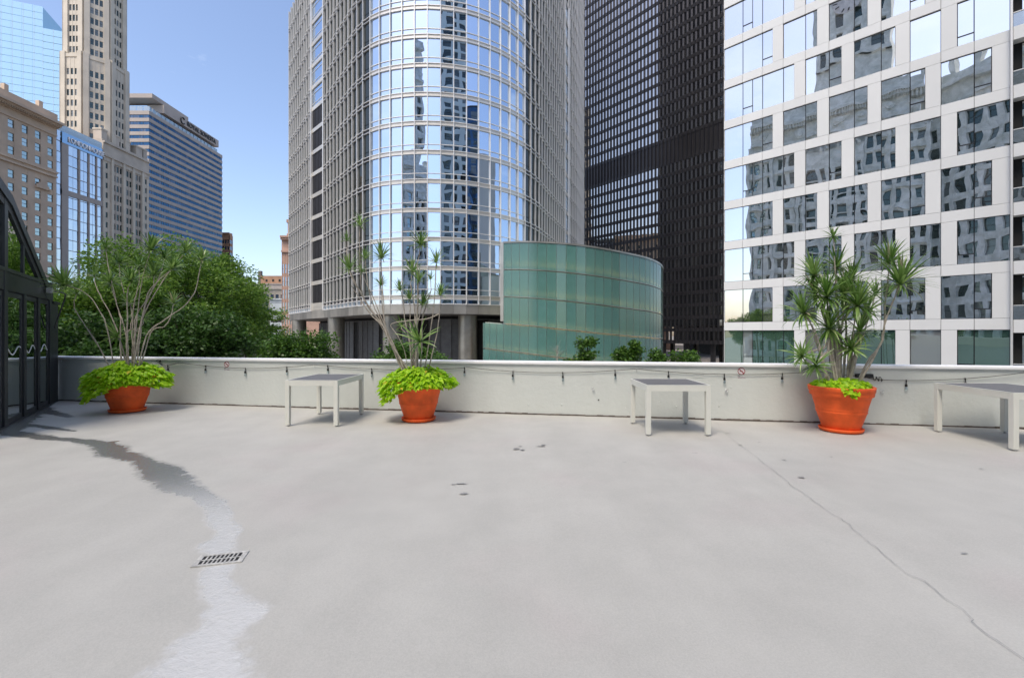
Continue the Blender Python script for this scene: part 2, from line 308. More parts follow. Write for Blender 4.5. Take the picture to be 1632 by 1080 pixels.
me = D.meshes.new('terrace_floor'); me.vertices.add(len(V)); me.vertices.foreach_set('co', V.reshape(-1).astype(np.float32))
me.loops.add(len(F4)*4); me.loops.foreach_set('vertex_index', F4.reshape(-1).astype(np.int32)); me.polygons.add(len(F4)); me.polygons.foreach_set('loop_start', np.arange(0, len(F4)*4, 4, dtype=np.int32))
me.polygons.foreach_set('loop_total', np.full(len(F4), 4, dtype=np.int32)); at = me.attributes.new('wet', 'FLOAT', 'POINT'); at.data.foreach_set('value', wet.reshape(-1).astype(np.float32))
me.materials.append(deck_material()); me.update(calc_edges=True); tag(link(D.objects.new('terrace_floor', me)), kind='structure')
tag(MB().prism([(-12.3, -7.2), (13.2, -7.2), (13.2, wallY(13.2)+.2), (-12.3, wallY(-12.3)+.2)], GZ, -.05).build('terrace_base', M['gw']), kind='structure')

par = thing('parapet_wall', 'long low white painted parapet wall closing off the terrace', 'wall', WF.pt(0, 0, 0))
wl = WF.len
b = MB().fbox(WF, 0, wl, -.1, .925, -.24, 0).build('wall_body', M['wall'], par, bev=.01)
MB().fbox(WF, 0, wl, .925, .98, -.27, .035).build('coping', M['coping'], par, bev=.014)
jm = MB()
for i in range(240):
    u0 = wl*i/240; jm.fbox(WF, u0, u0+wl/240+.003, 0, .016+.012*random.random(), 0, .012+.012*random.random())
jm.build('base_joint', M['joint'], par, kind='stuff')
for px, py in ((945, 619), (1157, 622), (1404, 623.5), (99, 575)):      # small screw eyes
    u, z, q = onwall(px, py, .03); mb = MB(); mb.smooth = True
    mb.tube([WF.pt(u+.022*math.cos(w), .03, z+.022*math.sin(w)) for w in [k*math.pi/6 for k in range(13)]], .006, 6); mb.tube([WF.pt(u, 0, z+.02), WF.pt(u, .03, z+.02)], .007, 6)
    mb.build('hook', M['wire'], par)
pm = MB(); pm.smooth = True        # paint drips and plugs
for px, py, r in ((895, 645, .014), (842, 645, .01), (1078, 648, .012), (1051, 640, .008), (1165, 617, .008), (1165, 600, .01), (372, 615, .01), (370, 600, .007), (997, 650, .008), (831, 608, .008), (1146, 647, .01), (748, 653, .006)):
    u, z, q = onwall(px, py, 0)
    pm.lathe([(0, 0), (r, 0), (r*.6, .006), (0, .007)], k=8)
    for k in range(len(pm.v)-32, len(pm.v)): x, y, h = pm.v[k]; pm.v[k] = tuple(WF.pt(u+x, h, z+y*1.6))
pm.build('paint_blob', M['wall'], par, kind='stuff')
hm = MB()
for px, py in ((954, 637),): u, z, q = onwall(px, py); hm.tube([WF.pt(u, -.001, z), WF.pt(u, .004, z)], .013, 10)
hm.build('drill_hole', M['signb'], par)

# floor marks: stains, crack
def blot(px, py, w, h, name='floor_stain'):
    c = floorpt(px, py); pts = []
    for k in range(14):
        a = 2*math.pi*k/14; r = random.uniform(.45, 1.1); pts.append((c[0]+math.cos(a)*w*r/2, c[1]+math.sin(a)*h*r/2, .0065))
    mb = MB(); mb.v = pts; mb.f = [tuple(range(14))]; tag(mb.build(name, M['smudge']), kind='structure')
for a in ((823, 715, .1, .12), (832, 717, .08, .07), (829, 711, .05, .05), (862, 711, .16, .05), (866, 709, .08, .06), (740, 787, .10, .06), (735, 771, .16, .03), (722, 772, .06, .03), (1277, 761, .09, .07),
          (1179, 709, .07, .04), (1325, 728, .05, .03), (995, 737, .06, .02), (1107, 722, .09, .02), (1210, 705, .06, .03), (1537, 882, .05, .02), (1250, 733, .07, .03), (1160, 690, .12, .03), (1563, 747, .07, .03)): blot(*a)
ck = [(1141, 672), (1152, 688), (1178, 708), (1200, 724), (1223, 742), (1262, 773), (1308, 807), (1345, 830), (1381, 860), (1410, 885), (1441, 912), (1471, 925), (1510, 955), (1546, 982), (1550, 992), (1590, 1022), (1660, 1068)]
cp = []
for a, b in zip(ck, ck[1:]):
    A, B = floorpt(*a), floorpt(*b); k = max(2, int(np.hypot(*(B-A))/.05))
    for i in range(k): cp.append(A+(B-A)*i/k+rng.normal(0, .007, 2))
mb = MB()
for i, (a, b) in enumerate(zip(cp, cp[1:])):
    d = (b-a)/max(1e-6, np.hypot(*(b-a))); nn = np.array([-d[1], d[0]]); w0 = .0007+.0013*abs(math.sin(i*.37))*min(1, i/60); w1 = .0007+.0013*abs(math.sin((i+1)*.37))*min(1, i/60)
    mb.quad((*(a-nn*w0), .0062), (*(b-nn*w1), .0062), (*(b+nn*w1), .0062), (*(a+nn*w0), .0062))
tag(mb.build('floor_crack', M['smudge']), kind='structure')

# drain
dc = floorpt(352, 890); dr = thing('floor_drain', 'rectangular slotted drain grate set in the wet streak of the terrace floor', 'drain', (dc[0], dc[1], 0))
da = R(14)
def dpt(x, y, z): return (dc[0]+x*math.cos(da)-y*math.sin(da), dc[1]+x*math.sin(da)+y*math.cos(da), z)
def dbox(mb, x0, x1, y0, y1, z0, z1): return mb.hexa([dpt(x0, y0, z0), dpt(x1, y0, z0), dpt(x1, y1, z0), dpt(x0, y1, z0), dpt(x0, y0, z1), dpt(x1, y0, z1), dpt(x1, y1, z1), dpt(x0, y1, z1)])
dbox(MB(), -.14, .14, -.065, .065, -.03, .0015).build('sump', M['dark'], dr)
mb = MB(); [dbox(mb, *q, -.02, .005) for q in ((-.15, .15, -.08, -.058), (-.15, .15, .058, .08), (-.15, -.118, -.058, .058), (.118, .15, -.058, .058))]; mb.build('rim', M['drain'], dr, bev=.001)
mb = MB(); dbox(mb, -.118, .118, -.005, .005, 0, .0042); mb.build('cross_bar', M['drain'], dr)
for k in range(1, 9): mb = MB(); x = -.118+.236*k/9; dbox(mb, x-.005, x+.005, -.058, .058, 0, .004); mb.build('bar', M['drain'], dr)

# ------------------------------------------------------------------ A: white apartment building with grid of windows (right)
FA = Fac((19.0, 40.8), (31.1, 28.4)); FH = 3.6; ZB = 2.05       # slab band centre of the first visible storey
A = thing('apartment_building', 'white panelled apartment building with large mirror windows, right of the black tower', 'building', FA.pt(0, 0, GZ))
mod = FA.len/11; hm_ = mod/2
def backbox(F, u0, u1, depth, z0, z1, m, parent, name='core', d=-.25): return MB().fbox(F, u0, u1, z0, z1, -depth, d).build(name, m, parent)
backbox(FA, .03, FA.len*1.45, 16, GZ, 40, M['dark'], A)
MB().fbox(FA, -.0, .028, GZ, 40, -16, -.05).build('side_wall', M['white_panel'], A)
piers = {0: [(7, 8), (11, 12), (15, 16), (18, 19)], 1: [(5, 6), (9, 10), (13, 14), (17, 18), (21, 22)]}
sash = {0: (2, 10, 19), 1: (4, 16, 20)}
fr = MB()
for k in range(-3, 10):
    zb = ZB+FH*k; z0, z1 = zb-FH+.36, zb-.36; pat = (k % 2)
    pn = piers[pat]; gm_ = M['gA0'] if k <= 0 else M['gA']
    for i in range(11): fpart('cladding_panel', FA, M['white_panel'], A, i*mod+.012, (i+1)*mod-.012, zb-.355, zb+.355, -.2, 0)
    h = 0; runs = []
    pset = {a for a, b_ in pn}
    # openings between the piers, glass divided at the module joints
    while h < 22:
        if h in pset: fpart('pier_panel', FA, M['white_panel'], A, h*hm_+.012, (h+1)*hm_-.012, z0+.012, z1-.012, -.2, 0); h += 1; continue
        if h in sash[pat]: e = h+1
        else:
            e = h+1
            if h % 2 == 0 and e < 22 and e not in pset and e not in sash[pat]: e += 1
        u0, u1 = h*hm_, e*hm_
        if h in sash[pat]:
            zs = z0+.62; fpart('window_pane', FA, gm_, A, u0+.03, u1-.03, zs+.03, z1-.03, -.16, -.13, .004); fpart('window_pane', FA, gm_, A, u0+.03, u1-.03, z0+.03, zs-.02, -.16, -.13, .006)
            fr.fbox(FA, u0, u1, zs-.025, zs+.025, -.2, -.08)
        else: fpart('window_pane', FA, gm_, A, u0+.022, u1-.022, z0+.03, z1-.03, -.16, -.13, .004)
        fr.fbox(FA, u0-.02, u0+.02, z0, z1, -.2, -.1); fr.fbox(FA, u1-.02, u1+.02, z0, z1, -.2, -.1); runs.append((u0, u1)); h = e
    fr.fbox(FA, 0, FA.len, z0, z0+.03, -.2, -.1); fr.fbox(FA, 0, FA.len, z1-.03, z1, -.2, -.1)
fr.build('window_frames', M['frame'], A, kind='stuff')
u0, u1 = FA.len+.12, FA.len*1.40
MB().fbox(FA, FA.len+.0, FA.len+.1, GZ, 38, -1.6, .5).build('fin_wall', M['steel'], A)
for k in range(-2, 10):
    zb = ZB+FH*k-.15
    bc = MB().fbox(FA, u0, u1, zb-.4, zb+.4, -1.5, .45).build('balcony_slab', M['white_panel'], A)
    MB().fbox(FA, u0, u1, zb+.42, zb+1.25, .38, .40).build('balcony_glass', M['gR'], A)
    MB().fbox(FA, u0, u1, zb+1.25, zb+1.30, .34, .44).build('handrail', M['steel'], A)
    fpart('balcony_window', FA, M['gA'], A, u0+.4, u1-.2, zb+.5, zb+3.1, -.24, -.2)

# ------------------------------------------------------------------ B: rounded steel and glass tower (centre)
tower = thing('rounded_glass_tower', 'tall rounded tower of mirror glass bands and steel fins standing on round columns', 'building', (-15, 85, GZ))
Q = lambda pts: [Vector((x, y, 0)) for x, y in pts]
segA = Q([(-47.9, 98), (-42.2, 90.8), (-37, 84)]); segN = Q([(-37, 84), (-33, 80)])
segF = Q([(-33, 80), (-26.3, 71.6), (-23.0, 67.6), (-20.2, 65.1), (-17.4, 63.7), (-13.6, 62.9), (-10.1, 62.9), (-6.66, 63.6), (-4.03, 64.8), (-1.6, 66.4), (.28, 68.2), (2.0, 70.4), (3.3, 72.6), (4.4, 75.0)])
segS = Q([(4.4, 75.0), (8.3, 86), (10.6, 92.6)]); segN2 = Q([(10.6, 92.6), (12.0, 96.8)]); segS2 = Q([(12.0, 96.8), (14.9, 105), (18.9, 119)])
mods = []
for seg, typ in ((segA, 'L'), (segN, 'N'), (segF, 'F'), (segS, 'S'), (segN2, 'M'), (segS2, 'S')):
    r = resample(catmull(seg) if typ == 'F' else seg, 1.77) if typ not in 'NM' else seg
    mods += [(a, b, typ) for a, b in zip(r, r[1:])]
ZS = 6.15; FB = 4.0; NF = 16; ZR = ZS+FB*NF; NT = 32; ZT = ZS+FB*NT
outline = [m[0] for m in mods]+[mods[-1][1]]
inner = []
for i, p in enumerate(outline):
    t = (outline[min(i+1, len(outline)-1)]-outline[max(i-1, 0)]).normalized(); inner.append(p-Vector((t.y, -t.x, 0))*.35)
back = [Vector((10, 140, 0)), Vector((-40, 130, 0))]
MB().prism([tuple(p) for p in inner+back], 4.3, ZR-.3).build('core', M['dark'], tower)
MB().prism([tuple(p) for p in inner if p.x > -24.5]+[(10, 140), (-24, 130)], ZR-.3, ZT).build('upper_core', M['dark'], tower)
MB().prism([tuple(p) for p in outline+back], 4.02, 4.08).build('soffit', M['soffit'], tower)
facs = [(Fac(a, b), t) for a, b, t in mods]
glassq = []; sds = MB(); spq = MB(); rail = MB(); brk = MB()
for mi, (F, t) in enumerate(facs):
    w = F.len
    mid = F.pt(w/2, 0, 0); away = F.n.dot(Vector((-mid.x, -mid.y, 0)).normalized())
    if t in 'NM':
        for k in range(NF+1):
            z = ZS+FB*k-.0
            if k <= NF: fpart('notch_band', F, M['spand'], tower, .15, w-.15, z, z+.7, -.3, .02)
            if k < NF:
                if t == 'N' and k < 9:
                    fpart('louver_panel', F, M['louver'], tower, .25, w-.25, z+.7, z+FB, -.3, -.12)
                    for j in range(1, 8): sds.fbox(F, .25+(w-.5)*j/8-.03, .25+(w-.5)*j/8+.03, z+.7, z+FB, -.12, -.05)
                else:
                    fpart('window_pane', F, M['gB'], tower, .25, w-.25, z+.7, z+FB, -.3, -.15, .002)
                    rail.fbox(F, .25, w-.25, z+1.25, z+1.31, -.15, -.08); rail.fbox(F, .25, w-.25, z+3.1, z+3.16, -.15, -.08)
        fpart('fin', F, M['steel'], tower, -.05, .2, 5.4, ZR, -.1, .3); fpart('fin', F, M['steel'], tower, w-.2, w+.05, 5.4, ZR, -.1, .3)
        fpart('belt_panel', F, M['belt'], tower, .0, w, 4.08, 5.6, -.3, .04); fpart('belt_panel', F, M['spand'], tower, 0, w, 5.6, ZS, -.3, -.0)
        continue
    deep = .22 if (away < .75) else .2
    tall = mid.x > -24; steep = away < .58
    fpart('fin', F, M['steel'], tower, -.05, .05, 5.4, ZT if tall else ZR+.3, -.1, deep)
    fpart('belt_panel', F, M['belt'], tower, .01, w-.01, 4.08, 5.38, -.3, .05)
    glassq.append((mid.length+(50 if t != 'F' else 0), F, 5.5, ZS-.1, .03, w-.03, False)); rail.fbox(F, 0, w, 5.38, 5.5, -.2, .12); rail.fbox(F, 0, w, ZS-.1, ZS, -.2, .12)
    for k in range(NT if tall else NF):
        z = ZS+FB*k; pr = abs(k-5)*1.5
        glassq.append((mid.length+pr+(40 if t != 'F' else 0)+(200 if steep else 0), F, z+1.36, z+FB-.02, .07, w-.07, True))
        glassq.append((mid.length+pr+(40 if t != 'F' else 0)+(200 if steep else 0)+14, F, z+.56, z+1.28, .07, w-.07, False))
        if steep:
            sds.fbox(F, .0, w, z, z+.48, -.3, .0); rail.fbox(F, 0, w, z+.50, z+.56, -.2, .15); rail.fbox(F, 0, w, z-.04, z+.02, -.2, .15)
            brk.fbox(F, -.13, .13, z-.06, z+.04, 0, deep+.03); brk.fbox(F, -.13, .13, z+.48, z+.58, 0, deep+.03)
        else:
            spq.fbox(F, .0, w, z, z+.48, -.3, .03); rail.fbox(F, 0, w, z+.48, z+.56, -.2, .14); rail.fbox(F, 0, w, z-.04, z+.0, -.2, .14); rail.fbox(F, 0, w, z+1.28, z+1.36, -.2, .05)
glassq.sort(key=lambda q: q[0]); restg = MB(); restd = MB()
for i, (d_, F, z0, z1, u0, u1, big) in enumerate(glassq):
    if i < 300: fpart('window_pane', F, M['gB'], tower, u0, u1, z0, z1, -.3, -.06, .0025)
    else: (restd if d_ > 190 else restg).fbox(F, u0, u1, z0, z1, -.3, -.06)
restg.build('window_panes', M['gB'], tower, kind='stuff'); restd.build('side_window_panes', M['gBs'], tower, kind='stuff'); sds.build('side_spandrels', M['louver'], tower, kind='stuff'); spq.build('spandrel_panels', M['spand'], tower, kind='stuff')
rail.build('rails', M['steel'], tower, kind='stuff'); brk.build('fin_brackets', M['steel'], tower, kind='stuff')
for px, Y in ((477, 96), (536, 79), (625.5, 66.6), (745.5, 66.2), (905, 72)):
    c = P(px, Y); mb = MB(); mb.smooth = True
    mb.lathe([(1.38, GZ), (1.38, -1.52)], (c.x, c.y), 32); mb.lathe([(1.36, -1.52), (1.36, -1.48)], (c.x, c.y), 32); mb.lathe([(1.38, -1.48), (1.38, 4.05)], (c.x, c.y), 32)
    mb.build('column', M['column'], tower)
# recessed wall behind the columns
rec = [Vector((-44, 104, 0)), Vector((-30, 84, 0)), Vector((-24, 77.5, 0)), Vector((-17, 71.5, 0)), Vector((-10, 69.2, 0)), Vector((-3, 69.5, 0)), Vector((3, 76, 0))]
rr = resample(rec, 1.9)
MB().prism([tuple(p+Vector((0, .3, 0))) for p in rr]+[(3, 120, 0), (-44, 125, 0)], GZ, 4.0).build('recessed_wall', M['dark'], tower)
mb = MB()
for i, (a, b) in enumerate(zip(rr, rr[1:])):
    F = Fac(a, b); w = F.len
    if i % 5 != 4:
        fpart('louver_screen', F, M['louver2'], tower, .08, w-.08, -3.6, 3.4, -.2, 0)
        for k in range(26): mb.fbox(F, .1, w-.1, -3.5+k*.265, -3.5+k*.265+.12, 0, .05)
        mb.fbox(F, 0, .08, -3.6, 3.6, -.1, .12)
    mb.fbox(F, 0, w, 3.4, 3.55, -.1, .1); mb.fbox(F, 0, w, -3.9, -3.65, -.1, .35); mb.fbox(F, 0, w, -3.4, -3.3, 0, .2)
mb.build('louver_slats', M['louver2'], tower, kind='stuff')
F = Fac((-34, 87.5), (-31, 84)); 

# ------------------------------------------------------------------ C: low curved teal glass building
teal = thing('teal_glass_rotunda', 'low curved building of teal frosted glass panels with warm glowing strips', 'building', (8, 66, GZ))
cpts = [(770, 63.0, 12.22), (786, 61.8, 12.1), (803, 60.6, 11.95), (840, 58.8, 11.68), (880, 57.6, 11.32), (920, 57.3, 10.98), (960, 58.0, 10.65), (1000, 59.8, 10.34), (1030, 62.0, 10.12), (1046, 64.6, 9.97), (1054, 67.4, 9.87), (1056, 70.5, 9.8), (1054, 75, 9.75), (1046, 80, 9.7)]
cc = resample(catmull([P(px, Y, z=z+CAMH) for px, Y, z in cpts]), 1.26)
mt, n, l, p, o = base_mat('teal_frosted_glass')
p.inputs['Base Color'].default_value = (.115, .27, .245, 1); p.inputs['Roughness'].default_value = .06; p.inputs['Specular IOR Level'].default_value = .9
tr = n.new('ShaderNodeBsdfTransparent'); tr.inputs['Color'].default_value = (.85, 1, .92, 1); ms = n.new('ShaderNodeMixShader'); ms.inputs[0].default_value = .42
oi = n.new('ShaderNodeObjectInfo'); hv = n.new('ShaderNodeHueSaturation'); hv.inputs['Color'].default_value = (.105, .235, .215, 1); q = n.new('ShaderNodeMapRange'); q.inputs[3].default_value = .92; q.inputs[4].default_value = 1.08
l.new(oi.outputs['Random'], q.inputs[0]); l.new(q.outputs[0], hv.inputs['Value']); l.new(hv.outputs[0], p.inputs['Base Color'])
l.new(p.outputs[0], ms.inputs[1]); l.new(tr.outputs[0], ms.inputs[2]); l.new(ms.outputs[0], o.inputs['Surface']); M['teal'] = mt
M['tealback'] = mat('teal_backing', (.42, .46, .40), .8, var=.06, vs=.4)
me_, n, l, p, o = base_mat('warm_light_strip'); p.inputs['Base Color'].default_value = (1, .8, .5, 1); p.inputs['Emission Color'].default_value = (1, .55, .20, 1); p.inputs['Emission Strength'].default_value = 6; M['strip'] = me_
hC = 3.6; cm = MB(); bk = MB()
flat = [Vector((q.x, q.y, 0)) for q in cc]
nrm = []
for i in range(len(flat)):
    t = (flat[min(i+1, len(flat)-1)]-flat[max(i-1, 0)]).normalized(); nrm.append(Vector((t.y, -t.x, 0)))
def off(i, d, z): q = flat[i]+nrm[i]*d; return Vector((q.x, q.y, z))
def slab(mb, i, d0, d1, za0, za1, zb0, zb1, s0=0.0, s1=1.0):
    A0, A1 = off(i, d1, 0).lerp(off(i+1, d1, 0), s0), off(i, d1, 0).lerp(off(i+1, d1, 0), s1); B0, B1 = off(i, d0, 0).lerp(off(i+1, d0, 0), s0), off(i, d0, 0).lerp(off(i+1, d0, 0), s1)
    v = lambda q, z: (q.x, q.y, z)
    mb.hexa([v(A0, za0), v(A1, zb0), v(B1, zb0), v(B0, za0), v(A0, za1), v(A1, zb1), v(B1, zb1), v(B0, za1)])
strips = [MB() for _ in range(6)]
for i in range(len(cc)-1):
    for k in range(6):
        za1 = cc[i].z-hC*k-.09; za0 = za1-hC+.18; zb1 = cc[i+1].z-hC*k-.09; zb0 = zb1-hC+.18
        if i < 3 and k < 3: continue
        pm_ = MB(); slab(pm_, i, 0, .04, za0, za1, zb0, zb1, .018, .982); pm_.build('glass_panel', M['teal'], teal)
        slab(bk, i, -.55, -.45, za0-.1, za1+.1, zb0-.1, zb1+.1)
        hs = (.72, .55, .14, .2, .2, .2)[k]
        slab(strips[k], i, -.36, -.31, za0+hs, za0+hs+.05, zb0+hs, zb0+hs+.05, .05, .95); slab(bk, i, -.30, -.28, za0+hs-.05, za0+hs+.09, zb0+hs-.05, zb0+hs+.09)
        slab(cm, i, -.3, .07, za0-.09, za0, zb0-.09, zb0); slab(cm, i, -.1, .055, za0, za1, zb0, zb1, 0, .016)
    if i > 2: slab(cm, i, -.6, .12, cc[i].z-.09, cc[i].z+.12, cc[i+1].z-.09, cc[i+1].z+.12)
cm.build('mullions', M['column'], teal, kind='stuff'); bk.build('backing_wall', M['tealback'], teal)
for s in strips[:5]: s.build('light_strip', M['strip'], teal, kind='stuff')
MB().prism([tuple(off(i, -.6, 0)) for i in range(3, len(flat))]+[(6, 90, 0)], GZ, 10).build('core', M['tealback'], teal)
F = Fac((P(797.5, 61.2).x, 61.2), (P(803.5, 60.7).x, 60.7)); MB().fbox(F, 0, F.len, 3.0, 13.6, -1.2, .02).build('end_post', M['belt'], teal)

# ------------------------------------------------------------------ D: black office tower
a = P(931, 168); b = P(1154.5, 128); FD = Fac(a, (b.x+1.5, b.y-1.8)); ND = 40; FHD = 3.7; Z0 = -1.9
black = thing('black_office_tower', 'black steel and bronze glass office tower between the rounded tower and the white building', 'building', FD.pt(0, 0, GZ))
MB().fbox(FD, 0, FD.len, Z0, 140, -40, -.3).build('core', M['dark'], black)
MB().fbox(FD, 1, FD.len-1, GZ, Z0, -38, -4).build('lobby', M['gD'], black); 
for k in range(6): MB().fbox(FD, 8+k*8-.5, 8+k*8+.5, GZ, Z0, -2, -.8).build('lobby_column', M['black'], black)
mw = FD.len/ND; cells = []; sp = MB(); ps = MB(); z = Z0; k = 0; fl = []
while z < 136:
    hgt = 7.4 if abs(z-(Z0+FHD*15)) < .1 else FHD
    fl.append((z, hgt)); z += hgt
for i in range(ND+1): fpart('mullion', FD, M['black'], black, i*mw-.09, i*mw+.09, Z0, 136, -.1, .38)
for j, (z, hgt) in enumerate(fl):
    sp.fbox(FD, 0, FD.len, z, z+1.05, -.3, .04)
    for i in range(ND):
        if hgt > 5: sp.fbox(FD, i*mw+.09, (i+1)*mw-.09, z+1.05, z+hgt, -.3, -.1)
        else: cells.append((FD.pt((i+.5)*mw, 0, z).length, i, z, hgt))
cells.sort(key=lambda q: q[0])
for q, (d_, i, z, hgt) in enumerate(cells):
    if q < 300: fpart('window_pane', FD, M['gD'], black, i*mw+.1, (i+1)*mw-.1, z+1.08, z+hgt-.02, -.3, -.1, .003)
    else: ps.fbox(FD, i*mw+.1, (i+1)*mw-.1, z+1.08, z+hgt-.02, -.3, -.1)
ps.build('window_panes', M['gD'], black, kind='stuff'); sp.build('spandrels', M['blacksp'], black, kind='stuff')

# ------------------------------------------------------------------ stone blocks
def stone_face(T, F, z0, z1, fh, n, ww, wh, wm, gm, parts=False, d=.35, u0=0, u1=None, sill=.9, skip_floors=()):
    """piers and spandrels with real depth over a glass plane; windows as parts where they show large enough"""
    u1 = F.len if u1 is None else u1; m = (u1-u0)/n; nf = int((z1-z0)/fh); sp = MB(); pi = MB(); gl = MB(); frm = MB()
    wcache = {}
    for i in range(n+1):
        a = u0+i*m-(m-ww)/2 if i else u0; b = u0+i*m+(m-ww)/2 if i < n else u1
        pi.fbox(F, a, b, z0, z1, 0, d)
    for k in range(nf+1):
        za = z0+k*fh; lo = za if k == 0 else za-(fh-sill-wh)
        sp.fbox(F, u0, u1, lo if k else z0, min(z1, za+sill) if k < nf else z1, 0, d-.06)
        if k == nf: break
        for i in range(n):
            c = u0+(i+.5)*m
            if parts:
                key = (ww, wh)
                if key not in wcache:
                    f = MB(); f.box(0, .1, 0, .12, 0, wh).box(ww-.1, ww, 0, .12, 0, wh).box(.1, ww-.1, 0, .12, 0, .1).box(.1, ww-.1, 0, .12, wh-.1, wh).box(.1, ww-.1, .02, .1, wh/2-.06, wh/2+.06)
                    wcache[key] = (f.mesh('window_frame', M['frame']), MB().box(.1, ww-.1, .06, .09, .1, wh-.1).mesh('pane', gm))
                o = fpart('window', F, None, T, c-ww/2, 0, za+sill, 0, 0, .14, 0, wcache[key][0]); q = D.objects.new('pane', wcache[key][1]); q.rotation_euler = (random.uniform(-.01, .01), 0, random.uniform(-.01, .01)); link(q, o)
            else:
                gl.fbox(F, c-ww/2, c+ww/2, za+sill, za+sill+wh, -.05, .06); frm.fbox(F, c-ww/2, c+ww/2, za+sill+wh/2-.05, za+sill+wh/2+.05, .06, .1)
    pi.build('piers', wm, T, kind='stuff'); sp.build('spandrels', wm, T, kind='stuff')
    if not parts: gl.build('window_glass', gm, T, kind='stuff'); frm.build('window_rails', M['frame'], T, kind='stuff')
def cornice(T, F, z, steps, m, u0=0, u1=None, name='cornice'):
    u1 = F.len if u1 is None else u1; mb = MB()
    for (a, b, d) in steps: mb.fbox(F, u0-d*.0, u1+.0, z+a, z+b, 0, d)
    mb.build(name, m, T)

# E1 beige classical building
X1 = -151.6; F1 = Fac((X1, 112), (X1, 151.0)); E1 = thing('beige_stone_building', 'beige stone office building with heavy projecting cornice at the far left', 'building', (X1, 130, GZ))
MB().fbox(F1, 0, F1.len, GZ, 73.5, -30, 0).build('core', M['stone_dark'], E1)
stone_face(E1, F1, GZ, 52.6, 3.95, 10, 1.75, 2.35, M['stone'], M['gW'], True)
stone_face(E1, F1, 54.4, 66.4, 4.0, 10, 1.75, 2.4, M['stone'], M['gW'], True)
cornice(E1, F1, 52.6, ((0, .5, .9), (.5, 1.3, .5), (1.3, 1.8, 1.0)), M['stone'], name='string_course')
cornice(E1, F1, 66.4, ((0, .5, .7), (.5, 2.4, .45), (2.4, 3.0, 1.2), (3.0, 3.5, 2.3), (3.5, 4.3, 3.1), (4.3, 5.0, 1.6), (5.0, 7.2, .8)), M['stone'])
mb = MB()
for i in range(60): mb.fbox(F1, i*.65, i*.65+.34, 69.0, 69.9, .5, 2.1)
mb.build('modillions', M['stone'], E1, kind='stuff')
mb = MB(); [mb.fbox(F1, u, u+1.2, 73.6, 76.0, -1.4, -.2) for u in (24, 34)]; mb.build('roof_block', M['stone'], E1)
F1b = Fac((X1-30, 151.0), (X1-.0, 151.0))
# decorated window bay near the right corner
mb = MB(); mb.fbox(F1, 32.2, 36.8, 47.6, 48.2, .35, 1.0); mb.fbox(F1, 32.6, 36.4, 48.2, 48.9, .35, .7); mb.fbox(F1, 33.3, 35.7, 48.9, 49.6, .35, .6); mb.build('pediment', M['stone'], E1)

# E3 glass hotel with sign
X3 = -152.8; F3 = Fac((X3, 151.2), (X3, 169.5)); E3 = thing('glass_hotel_building', 'mirror glass hotel tower with LONDONHOUSE lettering between beige and cream buildings', 'building', (X3, 160, GZ))
MB().fbox(F3, 0, F3.len, GZ, 71, -25, -.2).build('core', M['stone_dark'], E3)
cols = [(0.1, 3.0), (5.3, 9.0), (9.6, 12.7), (13.2, 15.8), (16.2, 18.1)]
fr = MB()
for zc in range(21):
    z = -6.8+3.65*zc
    for j, (u0, u1) in enumerate(cols):
        if abs(z-50.0) < 1.5: continue
        h_ = 3.5
        nsub = max(1, round((u1-u0)/1.55)); w_ = (u1-u0)/nsub
        for s in range(nsub): fpart('window_pane', F3, M['gL'], E3, u0+s*w_+.05, u0+(s+1)*w_-.05, z+.05, z+h_, -.2, -.05, .012)
    fr.fbox(F3, 0, F3.len, z-.09, z+.05, -.2, .12)
for u0, u1 in ((3.0, 5.3), (9.0, 9.6), (12.7, 13.2), (15.8, 16.2), (18.1, 18.3)): MB().fbox(F3, u0, u1, GZ, 67.5, -.2, .25).build('stone_pier', M['tan'], E3)
fr.build('frames', M['tan'], E3, kind='stuff'); MB().fbox(F3, 3, F3.len, 48.4, 50.2, -.2, .3).build('stone_band', M['tan'], E3)
fpart('sign_band', F3, M['gE'], E3, 3.0, 18.2, 65.9, 69.6, -.2, .32); fpart('roof_screen', F3, M['gR'], E3, .5, 18.2, 69.7, 72.0, -.3, .1)
text_on(F3, 'LONDONHOUSE', 2.5, M['coping'], E3, 5.0, 66.9, .5, sx=.72, depth=.15)

# E4 cream gothic base and its octagonal tower
X4 = -153.2; F4_ = Fac((X4, 170.0), (X4, 191.5)); E4 = thing('cream_gothic_tower', 'slender cream terracotta skyscraper with octagonal shaft rising out of its base block', 'building', (X4, 180, GZ))
MB().fbox(F4_, 0, F4_.len, GZ, 74, -24, 0).build('core', M['cream2'], E4)
stone_face(E4, F4_, GZ, 66, 3.7, 1, 1.0, 2.1, M['cream'], M['gDk'], u0=0, u1=3.2); stone_face(E4, F4_, GZ, 66, 3.7, 9, 1.05, 2.3, M['cream2'], M['gDk'], u0=4.2, u1=17.6, d=.3)
stone_face(E4, F4_, GZ, 66, 3.7, 1, 1.0, 2.1, M['cream'], M['gDk'], u0=18.4, u1=21.5)
for u in (3.2, 8.4, 12.9, 17.5): MB().fbox(F4_, u, u+1.0, GZ, 68.5, 0, .9).build('buttress', M['cream'], E4)
cornice(E4, F4_, 66, ((0, 1.6, .6), (1.6, 2.2, 1.1), (2.2, 6.6, .45), (6.6, 7.2, 1.0)), M['cream2'])
for u, w_ in ((.2, 2.4), (6, 2), (11, 2), (16, 3), (19.6, 1.8)):
    MB().fbox(F4_, u, u+w_, 74, 77.5, -3.5, -.4).build('turret', M['cream2'], E4); MB().fbox(F4_, u-.2, u+w_+.2, 77.5, 78, -3.7, -.2).build('turret_cap', M['cream'], E4)
MB().fbox(F4_, 3, 20, 74, 79, -14, -5).build('attic', M['cream2'], E4)
tc_ = Vector((-163.5, 178.5, 0))
